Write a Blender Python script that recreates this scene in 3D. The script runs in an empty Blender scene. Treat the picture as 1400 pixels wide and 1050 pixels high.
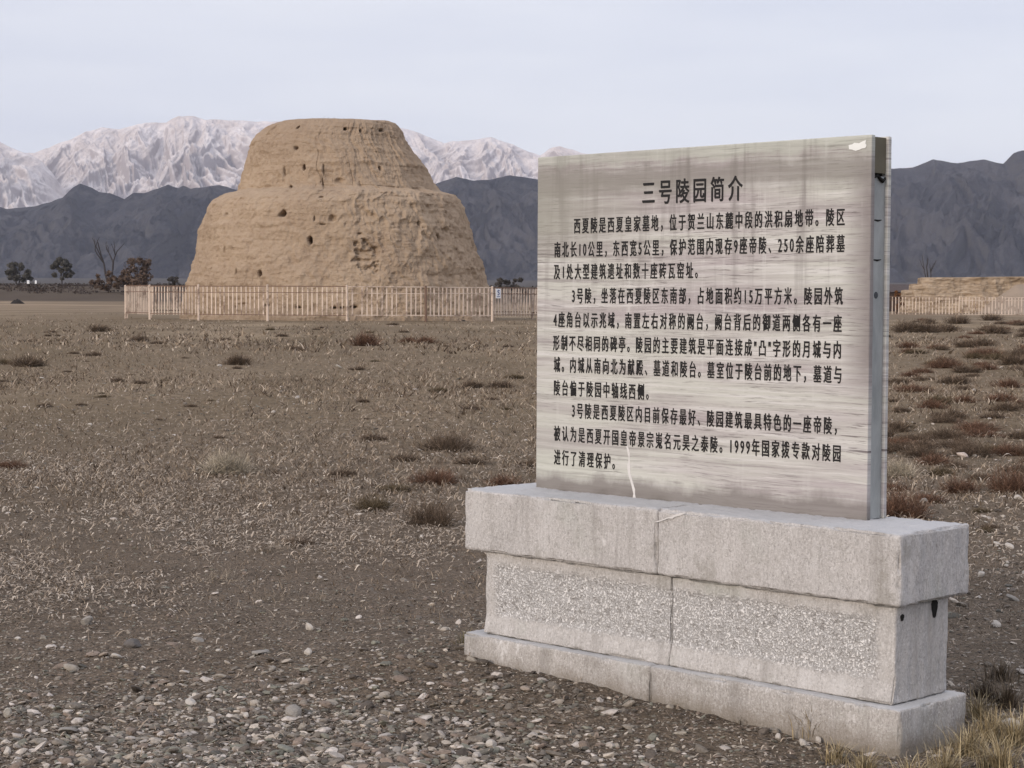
import bpy, math, random
import numpy as np
from mathutils import Matrix

C = bpy.context.scene
COL = C.collection
RNG = np.random.default_rng(11)
random.seed(5)

# ------------------------------------------------------------------ camera
F_PX, PITCH, ROLL, EYE = 2588.92, 0.04269, -0.00546, 1.5
cp, sp, cr, sr = math.cos(PITCH), math.sin(PITCH), math.cos(ROLL), math.sin(ROLL)
FW = np.array([0, cp, -sp]); UP0 = np.array([0, sp, cp]); RT0 = np.array([1.0, 0, 0])
RT = cr * RT0 - sr * UP0
UP = sr * RT0 + cr * UP0
cam_d = bpy.data.cameras.new('camera'); cam = bpy.data.objects.new('camera', cam_d); COL.objects.link(cam)
cam.matrix_world = Matrix(((RT[0], UP[0], -FW[0], 0), (RT[1], UP[1], -FW[1], 0), (RT[2], UP[2], -FW[2], EYE), (0, 0, 0, 1)))
cam_d.sensor_width = 36; cam_d.lens = F_PX / 1400 * 36
cam_d.clip_start = 0.1; cam_d.clip_end = 60000
C.camera = cam

# ------------------------------------------------------------------ light
SUN_EL, SUN_AZ = math.radians(17), math.radians(222)      # azimuth clockwise from +y
sdir = np.array([math.sin(SUN_AZ) * math.cos(SUN_EL), math.cos(SUN_AZ) * math.cos(SUN_EL), math.sin(SUN_EL)])
sd = bpy.data.lights.new('sun', 'SUN'); sd.energy = 1.6; sd.angle = math.radians(16); sd.color = (1.0, 0.87, 0.74)
so = bpy.data.objects.new('sun', sd); COL.objects.link(so)
from mathutils import Vector
so.rotation_euler = Vector(sdir).to_track_quat('Z', 'Y').to_euler()
so.location = (-30, -30, 40)

W = bpy.data.worlds.new('World'); C.world = W; W.use_nodes = True
wn = W.node_tree; wn.nodes.clear()
wo = wn.nodes.new('ShaderNodeOutputWorld'); bg = wn.nodes.new('ShaderNodeBackground'); sky = wn.nodes.new('ShaderNodeTexSky')
sky.sky_type = 'NISHITA'; sky.sun_disc = False; sky.sun_elevation = SUN_EL; sky.sun_rotation = SUN_AZ
sky.air_density = 1.0; sky.dust_density = 1.2; sky.ozone_density = 1.0
tc = wn.nodes.new('ShaderNodeTexCoord')
mp = wn.nodes.new('ShaderNodeMapping'); mp.inputs['Scale'].default_value = (1, 1, 6)
nz = wn.nodes.new('ShaderNodeTexNoise'); nz.inputs['Scale'].default_value = 4.5; nz.inputs['Detail'].default_value = 5; nz.inputs['Roughness'].default_value = 0.5
wr = wn.nodes.new('ShaderNodeValToRGB')
wr.color_ramp.elements[0].position = 0.3; wr.color_ramp.elements[0].color = (6.2, 6.35, 7.35, 1)
wr.color_ramp.elements[1].position = 0.7; wr.color_ramp.elements[1].color = (7.2, 7.25, 7.95, 1)
wm = wn.nodes.new('ShaderNodeMix'); wm.data_type = 'RGBA'; wm.inputs[0].default_value = 0.86
wn.links.new(tc.outputs['Generated'], mp.inputs['Vector']); wn.links.new(mp.outputs[0], nz.inputs['Vector'])
wn.links.new(nz.outputs[0], wr.inputs[0]); wn.links.new(sky.outputs[0], wm.inputs[6]); wn.links.new(wr.outputs[0], wm.inputs[7])
sx = wn.nodes.new('ShaderNodeSeparateXYZ'); wn.links.new(tc.outputs['Generated'], sx.inputs[0])
mr = wn.nodes.new('ShaderNodeMapRange'); mr.inputs['From Min'].default_value = 0.17; mr.inputs['From Max'].default_value = 0.85; mr.inputs['To Min'].default_value = 1.0; mr.inputs['To Max'].default_value = 1.6
wn.links.new(sx.outputs[2], mr.inputs['Value'])
wx = wn.nodes.new('ShaderNodeVectorMath'); wx.operation = 'SCALE'; wn.links.new(wm.outputs[2], wx.inputs[0]); wn.links.new(mr.outputs[0], wx.inputs['Scale'])
wn.links.new(wx.outputs[0], bg.inputs[0]); bg.inputs[1].default_value = 0.1; wn.links.new(bg.outputs[0], wo.inputs[0])

C.view_settings.view_transform = 'Standard'; C.view_settings.look = 'None'
C.view_settings.exposure = 0.3; C.view_settings.gamma = 1.0
C.cycles.max_bounces = 6; C.cycles.volume_bounces = 0
C.cycles.use_denoising = True
C.cycles.denoiser = 'OPENIMAGEDENOISE'
C.cycles.denoising_prefilter = 'ACCURATE'

# ------------------------------------------------------------------ helpers
def at(px, py, Y):
    d = FW + (px - 700) / F_PX * RT + (525 - py) / F_PX * UP
    d = d * (Y / d[1])
    return np.array([d[0], d[1], d[2] + EYE])

def _hash(ix, iy, iz, seed):
    h = (ix.astype(np.uint32) * np.uint32(374761393) + iy.astype(np.uint32) * np.uint32(668265263)
         + iz.astype(np.uint32) * np.uint32(2147483647 // 7) + np.uint32((seed * 974711 + 12345) % 4294967291))
    h = (h ^ (h >> np.uint32(13))) * np.uint32(1274126177)
    h = (h ^ (h >> np.uint32(15))) * np.uint32(2246822519)
    h = h ^ (h >> np.uint32(16))
    return h.astype(np.float64) / 4294967295.0

def vn(x, y, z=None, seed=0):                       # value noise in -1..1
    x = np.asarray(x, float); y = np.asarray(y, float)
    z = np.zeros_like(x) if z is None else np.asarray(z, float) + 0 * x
    x, y, z = np.broadcast_arrays(x, y, z)
    fx, fy, fz = np.floor(x), np.floor(y), np.floor(z)
    ix, iy, iz = fx.astype(np.int64), fy.astype(np.int64), fz.astype(np.int64)
    q = lambda t: t * t * t * (t * (t * 6 - 15) + 10)
    u, v, w = q(x - fx), q(y - fy), q(z - fz)
    r = 0
    for a in (0, 1):
        for b in (0, 1):
            for c in (0, 1):
                r = r + _hash(ix + a, iy + b, iz + c, seed) * (u if a else 1 - u) * (v if b else 1 - v) * (w if c else 1 - w)
    return r * 2 - 1

def fbm(x, y, z=None, octs=4, seed=0, gain=0.5):
    s, a, t = 0, 1.0, 0
    x = np.asarray(x, float); y = np.asarray(y, float)
    for k in range(octs):
        s = s + a * vn(x * 2 ** k, y * 2 ** k, None if z is None else np.asarray(z, float) * 2 ** k, seed + k * 7); t += a; a *= gain
    return s / t

def ridged(x, y, octs=5, seed=0, gain=0.5):
    s, a, t = 0, 1.0, 0
    for k in range(octs):
        n = 1 - np.abs(vn(x * 2 ** k, y * 2 ** k, None, seed + k * 13)) * 1.6
        s = s + a * np.clip(n, -0.6, 1) ; t += a; a *= gain
    return s / t

def sstep(a, b, x):
    t = np.clip((x - a) / (b - a), 0, 1); return t * t * (3 - 2 * t)

def mesh_obj(name, verts, faces, mat=None, parent=None, smooth=False, col=None, loc=None):
    me = bpy.data.meshes.new(name)
    verts = np.asarray(verts, np.float32); faces = np.asarray(faces, np.int32)
    n, k = faces.shape
    me.vertices.add(len(verts)); me.vertices.foreach_set('co', verts.ravel())
    me.loops.add(n * k); me.loops.foreach_set('vertex_index', faces.ravel())
    me.polygons.add(n); me.polygons.foreach_set('loop_start', np.arange(0, n * k, k, dtype=np.int32))
    me.polygons.foreach_set('loop_total', np.full(n, k, np.int32))
    me.polygons.foreach_set('use_smooth', np.full(n, bool(smooth)))
    if col is not None:
        at_ = me.color_attributes.new('Col', 'FLOAT_COLOR', 'POINT')
        c4 = np.ones((len(verts), 4), np.float32); c4[:, :3] = col
        at_.data.foreach_set('color', c4.ravel())
    me.update(calc_edges=True); me.validate()
    if mat: me.materials.append(mat)
    o = bpy.data.objects.new(name, me); COL.objects.link(o)
    if parent: o.parent = parent
    if loc is not None: o.location = loc
    return o

def empty(name, loc, rz=0):
    o = bpy.data.objects.new(name, None); COL.objects.link(o); o.location = loc; o.rotation_euler = (0, 0, rz)
    o.empty_display_size = 0.3
    return o

def tag(o, label=None, cat=None, group=None, kind=None):
    if label: o['label'] = label
    if cat: o['category'] = cat
    if group: o['group'] = group
    if kind: o['kind'] = kind
    return o

class MB:                                            # collects quads and triangles (as quads)
    def __init__(s): s.v = []; s.f = []; s.n = 0
    def add(s, v, f):
        v = np.asarray(v, float); s.v.append(v)
        s.f.append(np.asarray(f, int) + s.n); s.n += len(v)
    def box(s, c, d, rz=0):
        x, y, z = np.array(d) / 2
        v = np.array([(-x, -y, -z), (x, -y, -z), (x, y, -z), (-x, y, -z), (-x, -y, z), (x, -y, z), (x, y, z), (-x, y, z)])
        ca, sa = math.cos(rz), math.sin(rz)
        v = np.c_[v[:, 0] * ca - v[:, 1] * sa, v[:, 0] * sa + v[:, 1] * ca, v[:, 2]] + np.array(c)
        s.add(v, [(0, 3, 2, 1), (4, 5, 6, 7), (0, 1, 5, 4), (1, 2, 6, 5), (2, 3, 7, 6), (3, 0, 4, 7)])
    def tube(s, pts, rad, n=6):
        pts = np.asarray(pts, float); rad = np.broadcast_to(np.asarray(rad, float), (len(pts),))
        ring = []
        for i, p in enumerate(pts):
            t = pts[min(i + 1, len(pts) - 1)] - pts[max(i - 1, 0)]; t = t / (np.linalg.norm(t) + 1e-9)
            a = np.array([1, 0, 0]) if abs(t[0]) < 0.8 else np.array([0, 1, 0])
            u = np.cross(t, a); u /= np.linalg.norm(u); w = np.cross(t, u)
            for k in range(n):
                g = 2 * math.pi * k / n; ring.append(p + rad[i] * (math.cos(g) * u + math.sin(g) * w))
        fs = [(i * n + k, i * n + (k + 1) % n, (i + 1) * n + (k + 1) % n, (i + 1) * n + k) for i in range(len(pts) - 1) for k in range(n)]
        s.add(ring, fs)
    def build(s, name, mat, parent=None, smooth=False, loc=None):
        return mesh_obj(name, np.concatenate(s.v), np.concatenate(s.f), mat, parent, smooth, None, loc)

def grid_faces(ny, nx, wrap=False):
    i = np.arange(ny - 1)[:, None]; j = np.arange(nx if wrap else nx - 1)[None, :]
    j2 = (j + 1) % nx
    a = i * nx + j; b = i * nx + j2; c = (i + 1) * nx + j2; d = (i + 1) * nx + j
    return np.stack([a, b, c, d], -1).reshape(-1, 4)

# ------------------------------------------------------------------ node material helper
class NM:
    def __init__(s, name, rough=0.9, spec=0.25):
        s.m = bpy.data.materials.new(name); s.m.use_nodes = True
        s.t = s.m.node_tree; s.b = s.t.nodes['Principled BSDF']
        s.b.inputs['Roughness'].default_value = rough; s.b.inputs['Specular IOR Level'].default_value = spec
        s._pos = None
    def n(s, typ, ins=None, **props):
        nd = s.t.nodes.new('ShaderNode' + typ)
        for k, v in props.items(): setattr(nd, k, v)
        for k, v in (ins or {}).items():
            if isinstance(v, bpy.types.NodeSocket): s.t.links.new(v, nd.inputs[k])
            elif v is not None: nd.inputs[k].default_value = v
        return nd
    def pos(s, scale=(1, 1, 1), obj=True, src=None):
        if src is None: src = s.n('TexCoord').outputs['Object'] if obj else s.n('NewGeometry').outputs['Position']
        return s.n('Mapping', {'Vector': src, 'Scale': scale}).outputs[0]
    def noise(s, vec, scale, detail=4, rough=0.55, dist=0.0):
        return s.n('TexNoise', {'Vector': vec, 'Scale': scale, 'Detail': detail, 'Roughness': rough, 'Distortion': dist}).outputs[0]
    def ramp(s, fac, stops, interp='LINEAR'):
        r = s.n('ValToRGB', {'Fac': fac}); cr_ = r.color_ramp; cr_.interpolation = interp
        while len(cr_.elements) < len(stops): cr_.elements.new(0.5)
        for e, (p, c) in zip(cr_.elements, stops):
            e.position = p; e.color = (c, c, c, 1) if not hasattr(c, '__len__') else (*c, 1)
        return r.outputs[0]
    def mix(s, fac, a, b, blend='MIX'):
        m = s.n('Mix', data_type='RGBA', blend_type=blend)
        for i, v in ((0, fac), (6, a), (7, b)):
            if isinstance(v, bpy.types.NodeSocket): s.t.links.new(v, m.inputs[i])
            else: m.inputs[i].default_value = v if i == 0 else ((*v, 1) if len(v) == 3 else v)
        return m.outputs[2]
    def math(s, op, a, b=None, c=None, clamp=False):
        m = s.n('Math', operation=op, use_clamp=clamp)
        for i, v in enumerate((a, b, c)):
            if v is None: continue
            if isinstance(v, bpy.types.NodeSocket): s.t.links.new(v, m.inputs[i])
            else: m.inputs[i].default_value = v
        return m.outputs[0]
    def band(s, x, lo, hi, soft):                    # 1 inside lo..hi
        a = s.n('MapRange', {'Value': x, 'From Min': lo - soft, 'From Max': lo + soft}).outputs[0]
        b = s.n('MapRange', {'Value': x, 'From Min': hi + soft, 'From Max': hi - soft}).outputs[0]
        return s.math('MULTIPLY', a, b)
    def bump(s, h, strength=0.3, dist=0.01, normal=None):
        b = s.n('Bump', {'Height': h, 'Strength': strength, 'Distance': dist})
        if normal is not None: s.t.links.new(normal, b.inputs['Normal'])
        return b.outputs[0]
    def out(s, color=None, normal=None, rough=None):
        for k, v in (('Base Color', color), ('Normal', normal), ('Roughness', rough)):
            if v is None: continue
            if isinstance(v, bpy.types.NodeSocket): s.t.links.new(v, s.b.inputs[k])
            else: s.b.inputs[k].default_value = (*v, 1) if hasattr(v, '__len__') else v
        return s.m

def simple(name, col, var=0.25, scale=20, rough=0.85, bump=0.2):
    m = NM(name, rough); p = m.pos()
    n = m.noise(p, scale, 5)
    c = m.mix(n, tuple(c * (1 - var) for c in col), tuple(min(1, c * (1 + var)) for c in col))
    return m.out(c, m.bump(n, bump, 0.01) if bump else None)

def attr_mat(name, var=0.2, scale=60, rough=0.85):
    m = NM(name, rough)
    a = m.n('VertexColor', layer_name='Col').outputs[0]
    n = m.noise(m.pos(), scale, 3)
    k = m.ramp(n, [(0.3, 1 - var), (0.7, 1 + var)])
    return m.out(m.mix(1.0, a, k, 'MULTIPLY'))

# ------------------------------------------------------------------ ground
OX, OY, SYAW = -0.19287, 7.71417, -0.77616
sc_, ss_ = math.cos(SYAW), math.sin(SYAW)
def stele_uv(x, y):
    dx, dy = x - OX, y - OY
    return dx * sc_ + dy * ss_, -dx * ss_ + dy * sc_
def in_stele(x, y, m=0.0):
    u, v = stele_uv(x, y)
    return (u > 0.02 - m) & (u < 2.11 + m) & (v > -0.04 - m) & (v < 0.40 + m)

PY_ = [-200, 250, 300, 400, 470, 560, 640, 800, 1500, 3000, 4500, 6500, 60000]
PZ_ = [0, 0, 0.15, 0.8, 1.5, 3.9, 6.0, 7.8, 14.5, 29, 52, 90, 95]
def ground_z(x, y, micro=True):
    x = np.asarray(x, float); y = np.asarray(y, float)
    z = np.interp(y, PY_, PZ_)
    far = sstep(18, 60, y)
    z = z + 0.10 * far * fbm(x / 14, y / 30, octs=3, seed=3) + 0.035 * fbm(x / 1.7, y / 1.7, octs=3, seed=5) * sstep(3, 9, y) * (1 - far * 0.5)
    z = z + sstep(280, 640, y) * 0.7 * fbm(x / 60, y / 60, octs=3, seed=9)
    u, v = stele_uv(x, y)
    w = np.exp(-(np.maximum(np.abs(v - 0.1) - 0.3, 0) / 0.45) ** 2) * np.exp(-(np.maximum(-u, 0) / 0.7) ** 2) * np.exp(-(np.maximum(u - 2.1, 0) / 0.5) ** 2)
    tgt = 0.068 * np.clip(1 - u / 2.0, 0, 1.1) + 0.012 * fbm(x * 4, y * 4, octs=2, seed=8)
    z = z * (1 - w) + tgt * w
    if micro:
        near = 1 - sstep(11, 22, y)
        z = z + near * (0.010 * fbm(x * 6, y * 6, octs=3, seed=21) + 0.004 * vn(x * 33, y * 33, seed=23))
    return z

def make_ground():
    ys = np.concatenate([np.linspace(-60, 0, 10), np.linspace(0.8, 5.2, 24), np.arange(5.3, 11.5, 0.02),
                         11.5 * 1.011 ** np.arange(0, 240), ])
    ys = np.concatenate([ys, ys[-1] * 1.045 ** np.arange(1, 1 + int(math.log(52000 / ys[-1]) / math.log(1.045)))])
    q = np.linspace(-1, 1, 520); t = 0.36 * q + 0.9 * q ** 5 + 0.5 * q ** 15
    X = t[None, :] * (np.abs(ys)[:, None] * 0.93 + 0.9 + 8 * (ys[:, None] < 4)); Y = np.repeat(ys[:, None], len(q), 1)
    Z = ground_z(X, Y)
    m = NM('ground_soil', 0.95, 0.1)
    P = m.pos(obj=False)
    yy = m.n('SeparateXYZ', {'Vector': m.n('NewGeometry').outputs['Position']}).outputs[1]
    xx = m.n('SeparateXYZ', {'Vector': m.n('NewGeometry').outputs['Position']}).outputs[0]
    big = m.noise(P, 0.35, 5, 0.6)
    mid = m.noise(P, 3.0, 6, 0.65)
    fine = m.noise(P, 45, 5, 0.7)
    vor = m.n('TexVoronoi', {'Vector': P, 'Scale': 75.0, 'Randomness': 1.0})
    vor2 = m.n('TexVoronoi', {'Vector': P, 'Scale': 190.0})
    soil = m.mix(m.ramp(mid, [(0.32, 0), (0.68, 1)]), (0.0833, 0.0629, 0.0440), (0.1608, 0.1222, 0.0865))
    soil = m.mix(m.ramp(big, [(0.35, 0), (0.65, 0.6)]), soil, (0.1419, 0.1045, 0.0742))
    g = m.n('SeparateColor', {'Color': vor.outputs['Color']}).outputs[0]
    peb = m.ramp(g, [(0.0, (0.0851, 0.0708, 0.0556)), (0.5, (0.1561, 0.1283, 0.0989)), (0.85, (0.2365, 0.1993, 0.1544)), (1.0, (0.3784, 0.3188, 0.2471))])
    pf = m.math('MULTIPLY', m.ramp(vor.outputs['Distance'], [(0.28, 1), (0.5, 0)]), m.ramp(m.noise(P, 1.4, 4), [(0.4, 0.1), (0.62, 0.75)]))
    near = m.mix(pf, soil, peb)
    g2 = m.n('SeparateColor', {'Color': vor2.outputs['Color']}).outputs[1]
    near = m.mix(m.ramp(g2, [(0.55, 0), (0.9, 0.5)]), near, (0.1797, 0.1460, 0.1120))
    near = m.mix(m.ramp(fine, [(0.38, 0.8), (0.54, 0)]), near, (0.0426, 0.0328, 0.0240))
    # mid field : short dead grass and pale soil
    st = m.pos((1, 0.35, 1), obj=False)
    gr = m.noise(st, 9, 8, 0.75)
    pat = m.noise(m.pos((0.16, 0.035, 0.16), obj=False), 1.0, 7, 0.65)
    field = m.mix(m.ramp(gr, [(0.36, 0), (0.66, 1)]), (0.0804, 0.0584, 0.0363), (0.2838, 0.2125, 0.1375))
    field = m.mix(m.ramp(pat, [(0.44, 0), (0.58, 0.85)]), field, (0.1419, 0.1045, 0.0633))
    pale = m.noise(m.pos((0.10, 0.03, 0.1), obj=False), 1.0, 4)
    field = m.mix(m.ramp(pale, [(0.52, 0), (0.64, 0.7)]), field, (0.2933, 0.2231, 0.1437))
    f1 = m.n('MapRange', {'Value': yy, 'From Min': 10.0, 'From Max': 26.0}).outputs[0]
    c = m.mix(f1, near, field)
    far = m.mix(m.ramp(m.noise(m.pos((0.03, 0.03, 0.03), obj=False), 1, 5), [(0.4, 0), (0.6, 1)]), (0.1608, 0.1168, 0.0757), (0.2507, 0.1860, 0.1205))
    c = m.mix(m.n('MapRange', {'Value': yy, 'From Min': 150.0, 'From Max': 330.0}).outputs[0], c, far)
    bank = m.mix(m.noise(m.pos((0.06, 0.02, 0.1), obj=False), 1, 5), (0.0498, 0.0357, 0.0249), (0.0968, 0.0714, 0.0488))
    c = m.mix(m.n('MapRange', {'Value': yy, 'From Min': 440.0, 'From Max': 480.0}).outputs[0], c, bank)
    plain = m.mix(m.noise(m.pos((0.002, 0.0007, 0.002), obj=False), 1, 5), (0.0473, 0.0407, 0.0356), (0.0804, 0.0691, 0.0579))
    c = m.mix(m.n('MapRange', {'Value': yy, 'From Min': 700.0, 'From Max': 1100.0}).outputs[0], c, plain)
    h = m.math('ADD', m.math('MULTIPLY', fine, 0.6), m.math('MULTIPLY', vor.outputs['Distance'], -0.7))
    nb = m.bump(h, 0.9, 0.012)
    nb = m.bump(m.math('MULTIPLY', gr, f1), 0.5, 0.08, nb)
    mat = m.out(c, nb)
    o = mesh_obj('ground', np.stack([X, Y, Z], -1).reshape(-1, 3), grid_faces(len(ys), len(q)), mat, smooth=True)
    tag(o, 'dry brown plain of soil, gravel and dead grass', 'ground', kind='structure')
make_ground()

# ------------------------------------------------------------------ mountains
def mountain(name, D, depth, ridge, amp, seed, mat, label, x_per, rough_px, base_py, foot, gx=1500, gt=150, ridge_noise=1.0):
    rp = np.array(ridge, float)
    px = np.linspace(-500, 1900, gx); t = np.concatenate([np.linspace(0, 1, gt), np.linspace(1.03, 1.6, 14)])
    top = np.interp(px, rp[:, 0], rp[:, 1]) + ridge_noise * (1.4 * fbm(px / 14, px * 0 + seed, octs=4, seed=seed))
    zt = EYE + (414.4 - top) / F_PX * D; zb = EYE + (414.4 - base_py) / F_PX * D * foot
    PX, T = np.meshgrid(px, t)
    s = np.where(T <= 1, T, 1 - (T - 1) * 1.2)
    prof = np.power(np.clip(s, 0, 1), 1.15)
    H = (zt - zb)[None, :]
    wx = PX + 26 * fbm(PX / 60, T * 2.5, octs=3, seed=seed + 1)
    sp_ = ridged(wx / x_per, T * 2.3 + fbm(PX / 90, T * 1.5, octs=2, seed=seed + 4), octs=5, seed=seed + 2, gain=0.52)
    sp2 = ridged((wx + 70 * T * vn(PX / 70, PX * 0, seed=seed + 8)) / (x_per * 0.33), T * 4.5 + .6 * fbm(PX / 30, T * 4, octs=3, seed=seed + 9), octs=6, seed=seed + 6, gain=.6)
    wp = T + .10 * fbm(PX / 60, T * 3, octs=3, seed=seed + 30)
    dg = lambda sk, per, tf, q: ridged((wx + sk * wp) / per, T * tf + .4 * fbm(PX / 50, T * 3, octs=2, seed=seed + q), octs=5, seed=seed + q + 1, gain=.55)
    sp_ = .2 * sp_ + .8 * np.maximum(dg(170, x_per, .9, 20), dg(-200, x_per * 1.1, .9, 24))
    sp2 = np.maximum(dg(270, x_per * .36, 1.8, 40), dg(-240, x_per * .33, 1.8, 44))
    env = np.sin(np.pi * np.clip(T, 0, 1) ** 0.8) ** 0.8 + 0.04
    fr = prof + amp * env * (sp_ - 0.42) + 0.42 * amp * env * (sp2 - 0.4)
    fr = np.where(T > 1, prof, np.minimum(fr, 0.995 - 0.35 * (1 - np.clip(T, 0, 1)) + 0.0))
    Z = zb[None, :] + H * fr if hasattr(zb, '__len__') else zb + H * fr
    Yr = D - depth * 0.85 * (1 - T) + 0.05 * depth * fbm(PX / 120, T, octs=3, seed=seed + 5) * (1 - np.abs(1 - T))
    X = (PX - 700) / F_PX * D
    X = X * (Yr / D) ** 0.5
    o = mesh_obj(name, np.stack([X, Yr, Z], -1).reshape(-1, 3), grid_faces(len(t), gx), mat, smooth=True)
    tag(o, label, 'mountains', kind='structure')
    return o

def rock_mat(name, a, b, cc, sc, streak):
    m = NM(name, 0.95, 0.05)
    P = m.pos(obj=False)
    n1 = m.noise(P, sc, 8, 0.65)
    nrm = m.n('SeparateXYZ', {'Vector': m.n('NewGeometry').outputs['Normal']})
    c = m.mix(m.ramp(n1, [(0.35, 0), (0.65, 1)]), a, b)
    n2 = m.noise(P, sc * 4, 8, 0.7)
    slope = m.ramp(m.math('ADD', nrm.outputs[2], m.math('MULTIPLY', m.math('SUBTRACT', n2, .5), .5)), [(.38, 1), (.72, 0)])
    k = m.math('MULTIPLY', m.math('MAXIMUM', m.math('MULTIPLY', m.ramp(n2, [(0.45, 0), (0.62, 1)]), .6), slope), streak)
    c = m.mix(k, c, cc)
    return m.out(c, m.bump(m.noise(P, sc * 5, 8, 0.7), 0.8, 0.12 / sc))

FAR = [(-500, 215), (-300, 190), (-120, 200), (-40, 186), (0, 197), (15, 206), (35, 213), (50, 213), (57, 210), (100, 193), (117, 184), (140, 177), (165, 180), (200, 172), (228, 171), (245, 163), (265, 162), (285, 167), (300, 167), (330, 168), (372, 170), (420, 166), (480, 172), (548, 176), (570, 181), (605, 195), (640, 192), (670, 188), (700, 197), (715, 205), (737, 212), (750, 203), (763, 200), (780, 205), (795, 211), (850, 222), (920, 214), (1000, 226), (1100, 222), (1180, 230), (1250, 226), (1330, 234), (1420, 240), (1600, 225), (1900, 235)]
NEAR = [(-500, 262), (-300, 285), (-150, 270), (-60, 292), (0, 286.6), (13, 290), (51, 286), (86, 273), (98.6, 260), (110, 254), (126, 260), (137, 266), (151, 267), (171, 275), (183, 266), (197, 266.6), (228.6, 254), (243, 258.6), (248.6, 256), (260, 260), (286, 257), (300, 256), (327, 262), (400, 252), (480, 268), (540, 248), (594, 251), (622, 241), (646, 246), (667, 245), (697, 238), (736, 245), (800, 250), (880, 236), (960, 248), (1040, 230), (1130, 240), (1190, 228), (1221, 227), (1245.7, 224.7), (1274, 213), (1307, 218.5), (1342, 213), (1368, 220), (1381.5, 206), (1400, 200), (1450, 188), (1540, 205), (1650, 190), (1780, 215), (1900, 220)]
far_mat = rock_mat('sunlit_snow_granite', (0.56, 0.49, 0.45), (0.83, 0.77, 0.74), (0.33, 0.285, 0.275), 0.0048, 0.9)  # pale albedo stands in for sunlight on the range, besides its snow
near_mat = rock_mat('cloud_shaded_hill', (0.036, 0.038, 0.046), (0.085, 0.083, 0.092), (0.125, 0.118, 0.115), 0.0022, 0.5)  # dark albedo stands in for cloud shadow over the foothills
mountain('snowy_mountains', 14000, 2700, FAR, 0.34, 41, far_mat, 'high snow dusted granite range on the horizon, painted pale for sunlight', 58, 1, 388, 1, gx=2200, gt=300)
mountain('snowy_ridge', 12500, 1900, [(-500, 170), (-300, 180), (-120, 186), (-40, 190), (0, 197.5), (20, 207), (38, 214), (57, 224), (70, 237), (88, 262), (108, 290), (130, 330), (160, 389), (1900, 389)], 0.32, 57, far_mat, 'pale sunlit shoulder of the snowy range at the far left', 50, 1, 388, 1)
mountain('dark_hills', 6200, 1500, NEAR, 0.42, 77, near_mat, 'foothills in front of the snowy range, painted dark blue grey for cloud shadow', 80, 1, 394, 1, ridge_noise=0.8)

# ------------------------------------------------------------------ air
hz = MB(); hz.box((0, 9900, 620), (26000, 20400, 1300)); hm = bpy.data.materials.new('haze_air'); hm.use_nodes = True
ht = hm.node_tree; ht.nodes.clear(); hv = ht.nodes.new('ShaderNodeVolumePrincipled'); ho = ht.nodes.new('ShaderNodeOutputMaterial')
hv.inputs['Color'].default_value = (0.78, 0.83, 1.0, 1); hv.inputs['Density'].default_value = 2.4e-5
ht.links.new(hv.outputs[0], ho.inputs['Volume'])
HAZE_ON = True
if HAZE_ON:
    tag(hz.build('haze', hm), 'thin pale blue haze over the plain', 'haze', kind='stuff')
else:
    pass

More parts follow.
